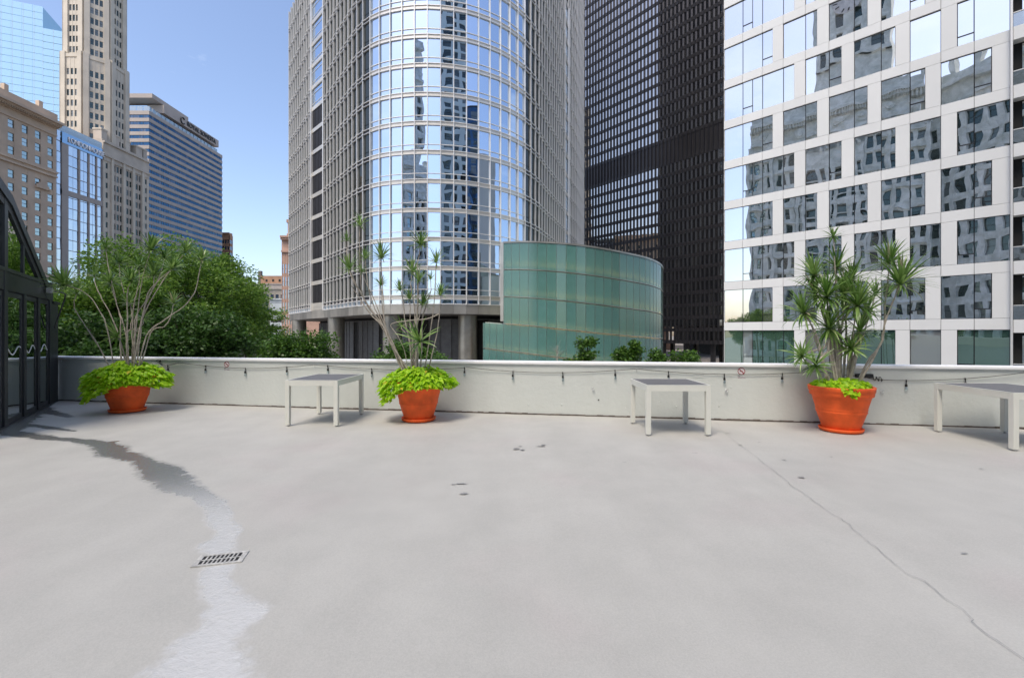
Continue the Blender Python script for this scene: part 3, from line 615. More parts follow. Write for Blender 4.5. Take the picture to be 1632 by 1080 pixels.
def octa(r, rot=22.5): return [tc_+Vector((r*math.cos(R(rot+45*i)), r*math.sin(R(rot+45*i)), 0)) for i in range(8)]
def shaft(r, z0, z1, fh=3.9, ww=.95, wh=2.3):
    pts = octa(r); MB().prism([tuple(p) for p in pts], z0, z1).build('shaft_core', M['cream2'], E4)
    for i in range(8):
        F = Fac(pts[i], pts[(i+1) % 8])
        if F.n.dot(Vector((.68, -.73, 0))) < -.2: continue
        stone_face(E4, F, z0, z1-1.2, fh, 3, ww, wh, M['cream'], M['gDk'], u0=1.6, u1=F.len-1.6, d=.3)
        MB().fbox(F, 0, 1.6, z0, z1+.8, 0, .75).build('corner_pier', M['cream'], E4); MB().fbox(F, F.len-1.6, F.len, z0, z1+.8, 0, .75).build('corner_pier', M['cream'], E4)
        MB().fbox(F, 1.6, F.len-1.6, z1-1.2, z1, 0, .5).build('parapet', M['cream'], E4)
shaft(10.0, 73, 105); shaft(9.2, 105, 138); shaft(8.1, 138, 175)

# E5 dark banded hotel
Y5 = 226; X5 = -180.3; F5l = Fac((-212, Y5), (X5, Y5)); F5r = Fac((X5, Y5), (X5, 283)); E5 = thing('banded_hotel_tower', 'hotel slab with dark blue window bands, tan spandrels and a flat overhanging roof', 'building', (X5, 250, GZ))
MB().box(-212, X5-.3, Y5+.3, 282.7, GZ, 109).build('core', M['dark'], E5)
fh5 = 3.4; nf5 = 34
for k in range(nf5):
    z = GZ+2+fh5*k
    for F in (F5l, F5r):
        fpart('spandrel_band', F, M['tan'], E5, -.3 if F is F5r else 0, F.len, z, z+1.75, -.5, .15)
        wb = MB(); nn_ = int(F.len/1.6)
        for i in range(nn_): wb.fbox(F, i*F.len/nn_+.03, (i+1)*F.len/nn_-.03, z+1.75, z+fh5, -.5, -.1)
        wb.build('window_band', M['hotel'], E5)
mb = MB()
for F in (F5l, F5r):
    nn_ = int(F.len/1.6)
    for i in range(1, nn_): mb.fbox(F, i*1.6-.06, i*1.6+.06, GZ+2, GZ+2+fh5*nf5, -.1, -.04)
mb.build('window_mullions', M['frame'], E5, kind='stuff')
zt = GZ+2+fh5*nf5
MB().box(-212, X5+.15, Y5-.15, 283, zt, zt+1.9).build('roof_band', M['tan'], E5)
mb = MB()
for i in range(18): mb.box(X5-1.7, X5-1.5, Y5+1+i*3, Y5+3.6+i*3, zt+1.9, zt+4.6)
for i in range(9): mb.box(-211+i*3.4, -208+i*3.4, Y5+.9, Y5+1.1, zt+1.9, zt+4.6)
mb.build('terrace_screen', M['gR'], E5, kind='stuff')
MB().box(-204, X5-5, Y5+5, 281, zt+1.9, zt+7.0).build('penthouse_glass', M['gE'], E5)
mb = MB()
for i in range(22): mb.box(X5-5, X5-4.5, Y5+8+i*2.2, Y5+8.35+i*2.2, zt+1.9, zt+7.0)
mb.build('penthouse_posts', M['tan'], E5, kind='stuff')
F5p = Fac((X5-2.5, Y5+13), (X5-2.5, 283.5))
MB().box(-204, X5-2.5, Y5+13, 283.5, zt+7.0, zt+11.2).build('penthouse_fascia', M['tan'], E5)
MB().box(-206, X5-4.0, Y5+7, 259, zt+12.0, zt+14.2).build('roof_slab', M['tan'], E5); MB().box(-200, X5-9, Y5+16, 256, zt+11.2, zt+12.0).build('roof_recess', M['dark'], E5)
text_on(F5p, 'ROYAL SONESTA', 3.7, M['signb'], E5, 16.5, zt+7.9, .3, sx=.86, depth=.15)
mb = MB(); mb.smooth = True; mb.tube([F5p.pt(13.4+1.6*math.cos(w), .3, zt+9.2+1.7*math.sin(w)) for w in [R(40+q*20) for q in range(15)]], .35, 6); mb.build('sign_emblem', M['signb'], E5)

# E2 far pale glass tower
F2 = Fac((-305, 244), (-258.5, 262.8)); E2 = thing('pale_glass_skyscraper', 'pale blue glass skyscraper at the top left, stepping down near its right edge', 'building', F2.pt(0, 0, GZ))
steps = [(0, F2.len-9.5, 187), (F2.len-9.5, F2.len, 175)]
for (u0, u1, zt2) in steps: MB().fbox(F2, u0+.1, u1, GZ, zt2-.5, -30, -.3).build('core', M['gFar'], E2)
mb = MB(); gq = MB(); cnt = 0
for (u0, u1, zt2) in steps:
    z = zt2
    while z > 40:
        if cnt < 290:
            n_ = max(1, round((u1-u0)/4.6))
            for i in range(n_): fpart('glass_panel', F2, M['gFar'], E2, u0+(u1-u0)*i/n_+.02, u0+(u1-u0)*(i+1)/n_-.02, z-3.80, z-.1, -.3, 0, .004); cnt += 1
        else: gq.fbox(F2, u0, u1, z-3.75, z-.15, -.3, 0)
        z -= 3.9
    w_ = u0
    while w_ < u1: mb.fbox(F2, w_-.05, w_+.05, 40, zt2, -.1, .04); w_ += 4.6
mb.build('mullions', M['gw'], E2, kind='stuff'); gq.build('glass_panels', M['gFar'], E2, kind='stuff')

# E6/E7/E8 buildings down the street
def plain(name, label, px0, px1, Y, ytop, depth, wm, gm, fh, n, ww, wh, d=.3):
    a, b = P(px0, Y), P(px1, Y); zt_ = CAMH+(HZ-ytop)/FPX*Y; F = Fac(a, b); T = thing(name, label, 'building', (a.x, Y, GZ))
    MB().fbox(F, 0, F.len, GZ, zt_, -depth, 0).build('core', wm, T)
    stone_face(T, F, GZ, zt_-1.5, fh, n, ww, wh, wm, gm, d=d); cornice(T, F, zt_-1.5, ((0, 1.0, d+.1), (1.0, 1.6, d+.5)), wm)
    # side that faces the street
    Fs = Fac(b, (b.x, b.y+depth)); stone_face(T, Fs, GZ, zt_-1.5, fh, max(2, int(depth/4)), ww, wh, wm, gm, d=d)
    return T, F, zt_
plain('orange_brick_building', 'narrow orange brick building just right of the banded hotel', 354, 366, 300, 371, 3, M['brick'], M['gE'], 4.2, 3, 1.3, 2.4)
plain('grey_glass_block', 'low grey glass block in front of the orange brick building', 352, 382, 262, 429, 3, M['gw'], M['gE'], 4.0, 5, 1.9, 2.6)
T7, F7, z7 = plain('tan_brick_building', 'tan brick building with rooftop storeys far down the street', 384, 470, 380, 452, 30, M['tan'], M['gE'], 4.6, 7, 2.2, 2.2)
MB().fbox(F7, 15, 45, z7, z7+7, -20, -3).build('roof_storey', M['brick'], T7); mb = MB()
for i in range(5): mb.fbox(F7, 19+i*5.5, 20.6+i*5.5, z7+2, z7+4, -3, -2.9)
mb.build('roof_windows', M['dark'], T7, kind='stuff'); MB().fbox(F7, 9, 11.5, z7, z7+12, -12, -9.5).build('chimney', M['tank'], T7)
plain('white_stone_building', 'white stone building with paired windows, half hidden by the trees', 398, 470, 300, 460, 25, M['cream'], M['gE'], 4.4, 9, 2.1, 2.7)
T8, F8, z8 = plain('ribbed_parking_structure', 'grey ribbed parking structure at the foot of the pink tower', 431, 470, 190, 476, 30, M['gw'], M['louver'], 3.2, 1, 9.6, 1.3)
a, b = P(449.5, 128), P(474, 128); F9 = Fac(a, b); E9 = thing('pink_terracotta_tower', 'pink terracotta tower with arched belvedere peeping out left of the rounded tower', 'building', (a.x, 128, GZ))
MB().fbox(F9, 0, F9.len+8, GZ, 26, -16, 0).build('core', M['terra'], E9)
stone_face(E9, F9, GZ, 24, 3.6, 6, .32, 2.6, M['terra'], M['gE'], d=.2)
cornice(E9, F9, 24, ((0, .5, .6), (.5, 3.4, .25), (3.4, 4.0, 1.0), (4.0, 4.5, 1.3)), M['terra'], u0=-.0)
MB().fbox(F9, .9, F9.len+5, 28.4, 29.5, -10, -.8).build('belvedere_base', M['terra'], E9)
for u in (1.1, 2.7): MB().fbox(F9, u, u+.55, 29.5, 32.6, -2, -1).build('belvedere_pier', M['terra'], E9)
MB().fbox(F9, .8, F9.len+2, 32.6, 33.5, -6, -.8).build('belvedere_top', M['terra'], E9)
mb = MB(); mb.smooth = True; c9 = F9.pt(2.6, -2.6, 0); mb.lathe([(1.7, 33.5), (1.6, 34.3), (1.1, 35.0), (.4, 35.4), (0, 35.5)], (c9.x, c9.y), 16); mb.build('dome', M['terra'], E9)

# ------------------------------------------------------------------ buildings behind the camera (they show mirrored in the glass)
def refl(p):      # mirror image across the white building's facade
    v = Vector((p[0], p[1], 0))-FA.a; v = v-FA.n*(2*v.dot(FA.n)); return FA.a+v
def rfac(v0, v1): return Fac(refl(v1), refl(v0))
FR = rfac((57.5, 110), (80.9, 89)); K1 = thing('ornate_clock_building', 'ornate white terracotta building with clock tower, seen mirrored in the white building', 'building', FR.pt(0, 0, GZ))
zr = 1.5+50.5
MB().fbox(FR, 0, FR.len, GZ, zr, -22, 0).build('core', M['white_stone'], K1)
stone_face(K1, FR, GZ, zr-7, 3.9, 5, 1.05, 2.3, M['white_stone'], M['gDk'], d=.8, u0=0, u1=9); stone_face(K1, FR, GZ, zr-11, 4.1, 4, 1.9, 2.9, M['white_stone'], M['gDk'], d=1.3, u0=9.02, u1=20)
stone_face(K1, FR, GZ, zr-7, 3.9, 6, 1.1, 2.4, M['white_stone'], M['gW'], d=.6, u0=20.02, u1=FR.len); md_ = MB()
for k_ in range(8): md_.tube([FR.pt(1.6+k_*3.9, .3, zr-4.9), FR.pt(1.6+k_*3.9, 1.0, zr-4.9)], 1.0, 16); md_.tube([FR.pt(1.6+k_*3.9, .3, zr-4.9), FR.pt(1.6+k_*3.9, 1.3, zr-4.9)], .5, 12)
for k_ in range(3):
    for q_ in range(12): a_ = R(15*q_); md_.tube([FR.pt(11+k_*3.6+1.3*math.cos(a_), 1.0, zr-11+1.3*math.sin(a_)), FR.pt(11+k_*3.6+1.3*math.cos(a_+.26), 1.8, zr-11+1.3*math.sin(a_+.26))], .22, 5)
md_.build('medallion', M['white_stone'], K1, kind='stuff')
cornice(K1, FR, zr-7, ((0, .6, 1.1), (.6, 3.6, .5), (3.6, 4.2, 1.2), (4.2, 5.0, 1.9), (5.0, 5.6, 1.0), (5.6, 8.0, .4)), M['white_stone'])
for i in range(9):
    u = i*FR.len/8; MB().fbox(FR, max(0, u-.6), min(FR.len, u+.6), zr, zr+2.6, -1.2, .2).build('finial', M['white_stone'], K1)
Ft = rfac((68, 103), (78, 94)); zt3 = 92
MB().fbox(Ft, 0, Ft.len, zr, zt3, -12, 0).build('clock_tower', M['white_stone'], K1); stone_face(K1, Ft, zr+8, zt3-12, 4.2, 4, 1.4, 2.6, M['white_stone'], M['gDk'], d=.8)
cornice(K1, Ft, zt3-12, ((0, 1, 1.4), (1, 4, .5), (10, 12.5, 1.2)), M['white_stone'])
cz = zr+22; mb = MB(); mb.tube([Ft.pt(Ft.len/2, .8, cz), Ft.pt(Ft.len/2, 1.0, cz)], 3.0, 40); mb.build('clock_face', M['signw'], K1)
mb = MB()
for k in range(12): a_ = R(30*k); mb.tube([Ft.pt(Ft.len/2+math.cos(a_)*2.0, 1.05, cz+math.sin(a_)*2.0), Ft.pt(Ft.len/2+math.cos(a_)*2.7, 1.05, cz+math.sin(a_)*2.7)], .16, 4)
mb.tube([Ft.pt(Ft.len/2, 1.05, cz), Ft.pt(Ft.len/2+1.0, 1.05, cz+1.6)], .14, 4); mb.tube([Ft.pt(Ft.len/2, 1.05, cz), Ft.pt(Ft.len/2-.9, 1.05, cz+2.2)], .1, 4); mb.build('clock_marks', M['signb'], K1, kind='stuff')
MB().fbox(Ft, 2, Ft.len-2, zt3, zt3+18, -10, -2).build('lantern', M['white_stone'], K1)
FR2 = rfac((84, 92), (87.5, 76)); K2 = thing('green_white_terracotta_building', 'pale terracotta office wing with crested parapet, seen mirrored at far right', 'building', FR2.pt(0, 0, GZ))
MB().fbox(FR2, 0, FR2.len, GZ, 50, -20, 0).build('core', M['white_stone'], K2); stone_face(K2, FR2, GZ, 45, 3.9, 7, 1.4, 2.5, M['white_stone'], M['gDk'], d=.5)
cornice(K2, FR2, 45, ((0, .6, 1.0), (.6, 3.6, .4), (3.6, 4.4, 1.6), (4.4, 6.2, .5)), M['white_stone'])
for i in range(5): u = .6+i*(FR2.len-1.2)/4; MB().fbox(FR2, u-.5, u+.5, 51.2, 54, -1, .2).build('finial', M['white_stone'], K2)
mb = MB(); cp_ = MB(); n_ = 12; m_ = FR.len/n_
for i in range(n_+1):
    if i % 2 == 0: mb.fbox(FR, i*m_-.35, i*m_+.35, GZ+4, zr-7.2, .8, 1.3); cp_.fbox(FR, i*m_-.6, i*m_+.6, zr-9, zr-7.2, .5, 1.3)
for k in range(13): cp_.fbox(FR, 0, FR.len, GZ+3.9*k+3.5, GZ+3.9*k+3.75, .7, 1.05 if k % 3 else 1.15)
for i in range(70): cp_.fbox(FR, i*FR.len/70, i*FR.len/70+.22, zr-3.6, zr-2.8, .5, 1.6)
mb.build('pilaster', M['white_stone'], K1, kind='stuff'); cp_.build('ornament', M['white_stone'], K1, kind='stuff')
# gridded grey tower behind, mirrored in the rounded tower
FG = Fac((42, -38), (-10, -50)); K3 = thing('grey_grid_tower', 'grey gridded concrete tower, seen mirrored in the rounded glass tower', 'building', FG.pt(0, 0, GZ))
MB().fbox(FG, 0, FG.len, GZ, 150, -14, 0).build('core', M['ggrid'], K3); stone_face(K3, FG, GZ, 148, 3.9, 13, 2.6, 2.6, M['ggrid'], M['gDk'], d=.5)
FH_ = Fac((84, -24), (60, -46)); K4 = thing('blue_office_slab', 'dark blue office slab, seen mirrored in the rounded glass tower', 'building', FH_.pt(0, 0, GZ))
MB().fbox(FH_, 0, FH_.len, GZ, 96, -14, 0).build('core', M['dark'], K4); stone_face(K4, FH_, GZ, 95, 3.9, 9, 2.4, 2.9, M['hotel'], M['gDk'], d=.2)
FK = Fac((-20, -54), (-31, -50)); K5 = thing('old_stone_tower', 'old stone tower, seen mirrored in the left bays of the rounded glass tower', 'building', FK.pt(0, 0, GZ))
MB().fbox(FK, 0, FK.len, GZ, 70, -14, 0).build('core', M['white_stone'], K5); stone_face(K5, FK, GZ, 68, 3.9, 5, 1.3, 2.4, M['white_stone'], M['gDk'], d=.5)
MB().fbox(FK, 3, 9, 70, 88, -9, -3).build('spire_base', M['white_stone'], K5); mb = MB(); c5 = FK.pt(6, -6, 0); mb.lathe([(2.5, 88), (1.2, 97), (.1, 108)], (c5.x, c5.y), 8); mb.build('spire', M['white_stone'], K5)

# ------------------------------------------------------------------ greenhouse at the left edge
FGH = Fac((-6.7, 5.27), (-10.2, 10.25)); GH = thing('glass_conservatory', 'black framed glass conservatory with sloping gable and glazed doors at the left edge', 'conservatory', FGH.pt(0, 0, 0))
def ubox(name, m, *a, bev=0, label=None): return MB().fbox(FGH, *a).build(name, m, GH, bev=bev, label=label)
UE = 5.9
MB().fbox(FGH, 1.2, UE, .0, .03, -5, -.15).build('inner_floor', M['dark'], GH); MB().fbox(FGH, 1.2, UE, 0, 2.6, -5.1, -5).build('inner_wall', M['dark'], GH)
MB().fbox(FGH, UE-.1, UE, .03, 2.3, -5, -.2).build('end_wall', M['anth'], GH)
ubox('header_beam', M['anth'], 1.2, UE-.35, 2.20, 2.50, -.16, .0, bev=.008); ubox('header_rail', M['anth'], 1.2, UE-.5, 2.50, 2.56, -.1, .015)
ubox('main_post', M['anth'], 2.40, 2.57, 0, 3.72, -.18, .01, bev=.008)
ubox('corner_post', M['anth'], 5.50, 5.98, 0, 2.14, -.35, .0, bev=.006, label='dark brown corner post with small cap'); ubox('post_cap', M['anth'], 5.46, 6.0, 2.14, 2.19, -.38, .03)
for u0, u1 in ((1.25, 2.38), (2.58, 3.42), (3.62, 4.32), (4.50, 5.2)):
    s = .05
    fm = MB(); fm.fbox(FGH, u0, u0+s, .02, 2.18, -.06, -.01); fm.fbox(FGH, u1-.06, u1, .02, 2.18, -.06, -.01); fm.fbox(FGH, u0+s, u1-.06, .02, .11, -.06, -.01); fm.fbox(FGH, u0+s, u1-.06, 2.10, 2.18, -.06, -.01); ubox('door_post', M['anth'], u1+.005, u1+.15, 0, 2.195, -.14, .012)
    dfm = fm.build('door', M['anth'], GH, bev=.004)
    q = MB().fbox(FGH, u0+s, u1-.06, .11, 2.10, -.03, -.02).mesh('pane', M['gG'], GH.location); po = D.objects.new('pane', q); link(po, dfm)
    if u0 > 2:
        wv = MB(); ns = 22; pts = [(u0+s+.02+(u1-.08-u0-s-.02)*i/ns, 1.21+.065*math.sin(2*math.pi*i/ns+.9*u0)) for i in range(ns+1)]
        for (a0, z0), (a1, z1) in zip(pts, pts[1:]): wv.hexa([FGH.pt(a0, -.014, z0-.009), FGH.pt(a1, -.014, z1-.009), FGH.pt(a1, -.018, z1-.009), FGH.pt(a0, -.018, z0-.009), FGH.pt(a0, -.014, z0+.009), FGH.pt(a1, -.014, z1+.009), FGH.pt(a1, -.018, z1+.009), FGH.pt(a0, -.018, z0+.009)])
        link(D.objects.new('wave_decal', wv.mesh('wave_decal', M['decal'], GH.location)), dfm)
ubox('jamb', M['anth'], 5.2, 5.5, 0, 2.2, -.12, .0); ubox('sill', M['anth'], 1.2, 5.9, 0, .025, -.2, .02)
prof = [(1.2, 4.1), (1.4, 4.08), (2.70, 3.78), (5.05, 2.50)]
def rake(w0, w1, d0, d1, name, m, a=0):
    mb = MB()
    for (ua, za), (ub, zb) in zip(prof[a:], prof[a+1:]):
        mb.hexa([FGH.pt(ua, d1, za-w1), FGH.pt(ub, d1, zb-w1), FGH.pt(ub, d0, zb-w1), FGH.pt(ua, d0, za-w1), FGH.pt(ua, d1, za-w0), FGH.pt(ub, d1, zb-w0), FGH.pt(ub, d0, zb-w0), FGH.pt(ua, d0, za-w0)])
    return mb.build(name, m, GH)
rake(0, .17, -.2, .03, 'rafter', M['anth']); rake(.17, .30, -.16, .005, 'rafter_trim', M['anth'])
rake(.02, .05, -5, -.2, 'roof_pane', M['gG'])
def topz(u): 
    for (ua, za), (ub, zb) in zip(prof, prof[1:]):
        if ua <= u <= ub: return za+(zb-za)*(u-ua)/(ub-ua)-.28
for ua, ub in ((1.3, 2.4), (2.58, 3.42), (3.5, 4.5)):
    zt_ = [max(2.58, topz(ua)), max(2.58, topz(ub))]
    mb = MB(); mb.hexa([FGH.pt(ua, -.02, 2.56), FGH.pt(ub, -.02, 2.56), FGH.pt(ub, -.03, 2.56), FGH.pt(ua, -.03, 2.56), FGH.pt(ua, -.02, zt_[0]), FGH.pt(ub, -.02, zt_[1]), FGH.pt(ub, -.03, zt_[1]), FGH.pt(ua, -.03, zt_[0])]); mb.build('gable_pane', M['gG'], GH)
ubox('gable_mullion', M['anth'], 3.42, 3.5, 2.56, topz(3.46)+.05, -.1, .0)
mb = MB(); mb.tube([FGH.pt(4.9, .05, 2.36), FGH.pt(4.9, .2, 2.36), FGH.pt(5.2, .25, 2.33), FGH.pt(5.35, .2, 2.2), FGH.pt(5.35, .05, 1.6)], .014, 6); mb.build('conduit', M['anth'], GH)
ubox('junction_box', M['wire'], 4.78, 4.9, 2.32, 2.42, .03, .12, bev=.005)

# ------------------------------------------------------------------ tables
def table(label, fl, fr, bl, br, h=.74):
    c = (Vector(fl)+Vector(fr)+Vector(bl)+Vector(br))/4; T = thing('patio_table', label, 'table', (c.x, c.y, 0), 'cream metal tables along the parapet')
    ux = ((Vector(fr)-Vector(fl))+(Vector(br)-Vector(bl)))/2; w = ux.length; dy = ((Vector(bl)-Vector(fl))+(Vector(br)-Vector(fr)))/2; dp = dy.length; ux.normalize(); vy = Vector((-ux.y, ux.x))
    def bx(name, m, x0, x1, y0, y1, z0, z1, bev=.003):
        mb = MB(); q = lambda x, y, z: (c.x+ux.x*x+vy.x*y, c.y+ux.y*x+vy.y*y, z)
        mb.hexa([q(x0, y0, z0), q(x1, y0, z0), q(x1, y1, z0), q(x0, y1, z0), q(x0, y0, z1), q(x1, y0, z1), q(x1, y1, z1), q(x0, y1, z1)]); return mb.build(name, m, T, bev=bev)
    W2, D2, t = w/2, dp/2, .069
    for sx in (-1, 1):
        for sy in (-1, 1):
            x0, x1 = sorted((sx*W2, sx*(W2-t))); y0, y1 = sorted((sy*D2, sy*(D2-t)))
            bx('leg', M['table'], x0, x1, y0, y1, .018, h-.002, .004)
            ft = MB(); ft.smooth = True; q = ux*((x0+x1)/2)+vy*((y0+y1)/2); ft.tube([(c.x+q.x, c.y+q.y, .0), (c.x+q.x, c.y+q.y, .02)], .018, 12); ft.build('foot', M['foot'], T)
        x0, x1 = sorted((sx*W2, sx*(W2-.03))); bx('apron', M['table'], x0+(.001*-sx), x1+(.001*-sx), -D2+t, D2-t, h-.085, h-.003)
        y0, y1 = sorted((sx*D2, sx*(D2-.03))); bx('apron', M['table'], -W2+t, W2-t, y0+(.001*-sx), y1+(.001*-sx), h-.085, h-.003)
    mb_ = .022
    bx('table_top', M['mesh'], -W2+mb_, W2-mb_, -D2+mb_, D2-mb_, h-.03, h+.004, .002)
    for a_ in ((-W2, W2, -D2, -D2+mb_), (-W2, W2, D2-mb_, D2), (-W2, -W2+mb_, -D2+mb_, D2-mb_), (W2-mb_, W2, -D2+mb_, D2-mb_)): bx('edge_trim', M['table'], *a_, h-.0025, h+.0065, .001)
table('cream metal table with grey top, left of the middle orange pot', (-3.63, 7.36), (-2.78, 7.33), (-3.68, 8.53), (-2.80, 8.5))
table('cream metal table with dark grey top, halfway between middle and right orange pots', (1.93, 6.68), (2.87, 6.68), (2.03, 7.64), (2.98, 7.62))
table('cream metal table with dark grey top, cut off by the right edge', (6.24, 5.87), (7.27, 5.83), (6.68, 6.96), (7.72, 6.90))

# ------------------------------------------------------------------ pots
def pot(x, y, label):
    T = thing('flower_pot', label, 'flower pot', (x, y, 0), 'orange pots along the parapet')
    s = MB(); s.smooth = True; s.lathe([(0, .004), (.265, .004), (.285, .015), (.295, .055), (.283, .06), (.262, .03), (0, .026)], (x, y), 56); s.build('saucer', M['terracotta'], T)
    b_ = MB(); b_.smooth = True
    b_.lathe([(0, .03), (.236, .03), (.243, .04), (.285, .17), (.318, .275), (.331, .30), (.334, .312), (.328, .322), (.330, .332), (.338, .345), (.335, .36), (.338, .372), (.372, .50), (.385, .545), (.408, .553), (.415, .57), (.418, .60), (.420, .615), (.428, .622), (.432, .66), (.436, .685), (.430, .695), (.405, .695), (.400, .68), (.388, .60)], (x, y), 64)
    o = b_.build('pot_body', M['terracotta'], T)
    s = MB(); s.lathe([(0, .635), (.2, .63), (.392, .62)], (x, y), 32); s.build('soil', M['soil'], T); return T
POTS = [(-7.42, 8.78), (-1.62, 7.9), (5.09, 7.04)]
pot(*POTS[0], 'orange plastic pot at the left end of the parapet, foliage hiding its front rim'); pot(*POTS[1], 'orange plastic pot in the middle, foliage spilling over its left side'); pot(*POTS[2], 'orange plastic pot at right with its rim almost fully bare')

# dracaenas
def blade(L_, w, elev, az, droop, twist=0):
    """one strap leaf: list of quads from the rosette centre"""
    n = 5; el = elev; p = Vector((0, 0, 0)); pts = []; ca, sa = math.cos(az), math.sin(az)
    for i in range(n+1):
        pts.append(p.copy()); p = p+Vector((ca*math.cos(el), sa*math.cos(el), math.sin(el)))*(L_/n); el -= droop/n*(.4+1.2*i/n)
    side = Vector((-sa, ca, 0)); ws = [.45, .95, 1, .82, .5, .04]
    q = []
    for i in range(n):
        for sg in (-1, 1):
            up = Vector((0, 0, .25))
            a0 = pts[i]; a1 = pts[i+1]; b0 = a0+(side*sg+up)*w*ws[i]; b1 = a1+(side*sg+up)*w*ws[i+1]
            q.append((a0, b0, b1, a1) if sg > 0 else (a0, a1, b1, b0))
    return q
def island_mesh(name, blades, m):
    """each blade one connected island"""
    vs, fs = [], []
    for q in blades:
        mp_ = {}
        for quad in q:
            f = []
            for p in quad:
                k = (round(p[0], 5), round(p[1], 5), round(p[2], 5))
                if k not in mp_: mp_[k] = len(vs); vs.append(tuple(p))
                f.append(mp_[k])
            f = list(dict.fromkeys(f))
            if len(f) > 2: fs.append(tuple(f))
    me = D.meshes.new(name); me.from_pydata(vs, [], fs); me.materials.append(m); me.polygons.foreach_set('use_smooth', [True]*len(me.polygons)); me.update(); return me
def rosette(L_, n, wf=1, skirt=.2):
    bl = []
    for i in range(n):
        t = i/n; az = i*2.39996+random.uniform(-.25, .25); el = R(88)-t*R(72+75*skirt)+random.uniform(-.15, .15)
        ln = L_*random.uniform(.75, 1.08)*(.75+.35*math.sin(math.pi*min(1, t+.15)))
        bl.append(blade(ln, (L_*.022+.0055)*wf, el, az, random.uniform(.15, .75)+t*.7*skirt*2))
    return island_mesh('leaf_rosette', bl, LEAF['blade'])
def stem_path(a, b, via=(), wob=.03, n=5):
    pts = [a]+[Vector(v) for v in via]+[b]
    if not via:
        m_ = a.lerp(b, .5)+Vector((-(b.x-a.x)*.14+random.uniform(-wob, wob), random.uniform(-wob, wob), .06*(b-a).length)); m2 = a.lerp(b, .25)+Vector((-(b.x-a.x)*.1, 0, .03))
        pts = [a, m2, m_, b]
    cp_ = catmull(pts, n); return [p+Vector((random.gauss(0, .004), random.gauss(0, .004), 0)) if 0 < i < len(cp_)-1 else p for i, p in enumerate(cp_)]
def dracaena(px0, pot_, label, ros, extra=(), r0=.016):
    x, y = pot_; T = thing('dracaena_plant', label, 'plant', (x, y, .63), 'dracaenas in the orange pots')
    for (px, py, Lp, n, dy, bpx, via, sk) in ros:
        n = int(n*(1.15 if px0 > 600 else 1.4)); Lp *= 1.22 if px0 > 1000 else 1.05; j_ = lambda a: random.uniform(-a, a)
        if not via: via = ((bpx+(px-bpx)*.12+j_(3), 545+j_(6)), (bpx+(px-bpx)*.38+j_(5), 545+(py-545)*.4), (bpx+(px-bpx)*.85+j_(4), 545+(py-545)*.78))
        bpx = px0+(bpx-px0)*.75
        Y = y+dy; e = P(px, Y, py); base = Vector(((bpx-CX)/FPX*y, y+dy*.25, .62)); vv = [P(vx, y+dy*(.3+.5*i/max(1, len(via))), vy) for i, (vx, vy) in enumerate(via)]
        path = stem_path(base, e, vv); rr_ = [r0*random.uniform(.62, 1.0)*(1.1-.6*i/(len(path)-1)) for i in range(len(path))]
        mb = MB(); mb.smooth = True; mb.tube(path, rr_, 7); mb.build('stem', M['bark'], T)
        L_ = Lp/FPX*Y; o = D.objects.new('leaf_rosette', rosette(L_, n, wf=1.35 if px0 < 400 else 1, skirt=sk)); o.location = e-Vector(T.location)
        d = (path[-1]-path[-3]).normalized(); o.rotation_euler = (Vector((0, 0, 1)).lerp(d, .45)).to_track_quat('Z', 'Y').to_euler(); link(o, T)
    for pts, r in extra:
        mb = MB(); mb.smooth = True; path = catmull([P(a_, y+dy, b_) for a_, b_, dy in pts], 5); mb.tube(path, [r*(1-.5*i/len(path)) for i in range(len(path))], 7); mb.build('stem', M['bark'], T)
    return T
dracaena(205, POTS[0], 'spreading grey-stemmed dracaena with many leaf tufts in the left pot', [
 (168, 396, 17, 26, .1, 205, (), .3), (240, 399, 31, 46, .1, 212, ((217, 520), (226, 450)), .4), (295, 402, 24, 34, .0, 214, ((226, 510), (260, 447)), .4), (321, 415, 25, 34, -.05, 224, ((233, 536), (263, 509), (294, 487), (312, 460)), .3),
 (273, 429, 27, 38, -.2, 216, ((232, 480), (250, 450)), .4), (245, 440, 27, 40, .15, 208, (), .4), (105, 455, 34, 54, -.25, 183, ((170, 520), (140, 470)), .4), (176, 452, 27, 36, .1, 194, (), .4), (208, 448, 26, 38, -.2, 200, (), .4),
 (122, 468, 20, 24, .15, 173, ((153, 545), (135, 518), (119, 490)), .4), (207, 484, 24, 30, .2, 202, (), .4), (276, 484, 22, 28, .1, 222, ((240, 531), (262, 520), (272, 505)), .3), (228, 508, 20, 26, .2, 212, (), .5), (187, 538, 28, 26, .1, 190, (), .6),
 (190, 420, 20, 26, .3, 204, (), .4), (222, 425, 22, 26, .2, 208, (), .4), (150, 440, 18, 20, .3, 196, (), .4), (262, 412, 20, 22, .25, 214, (), .4)], r0=.015)
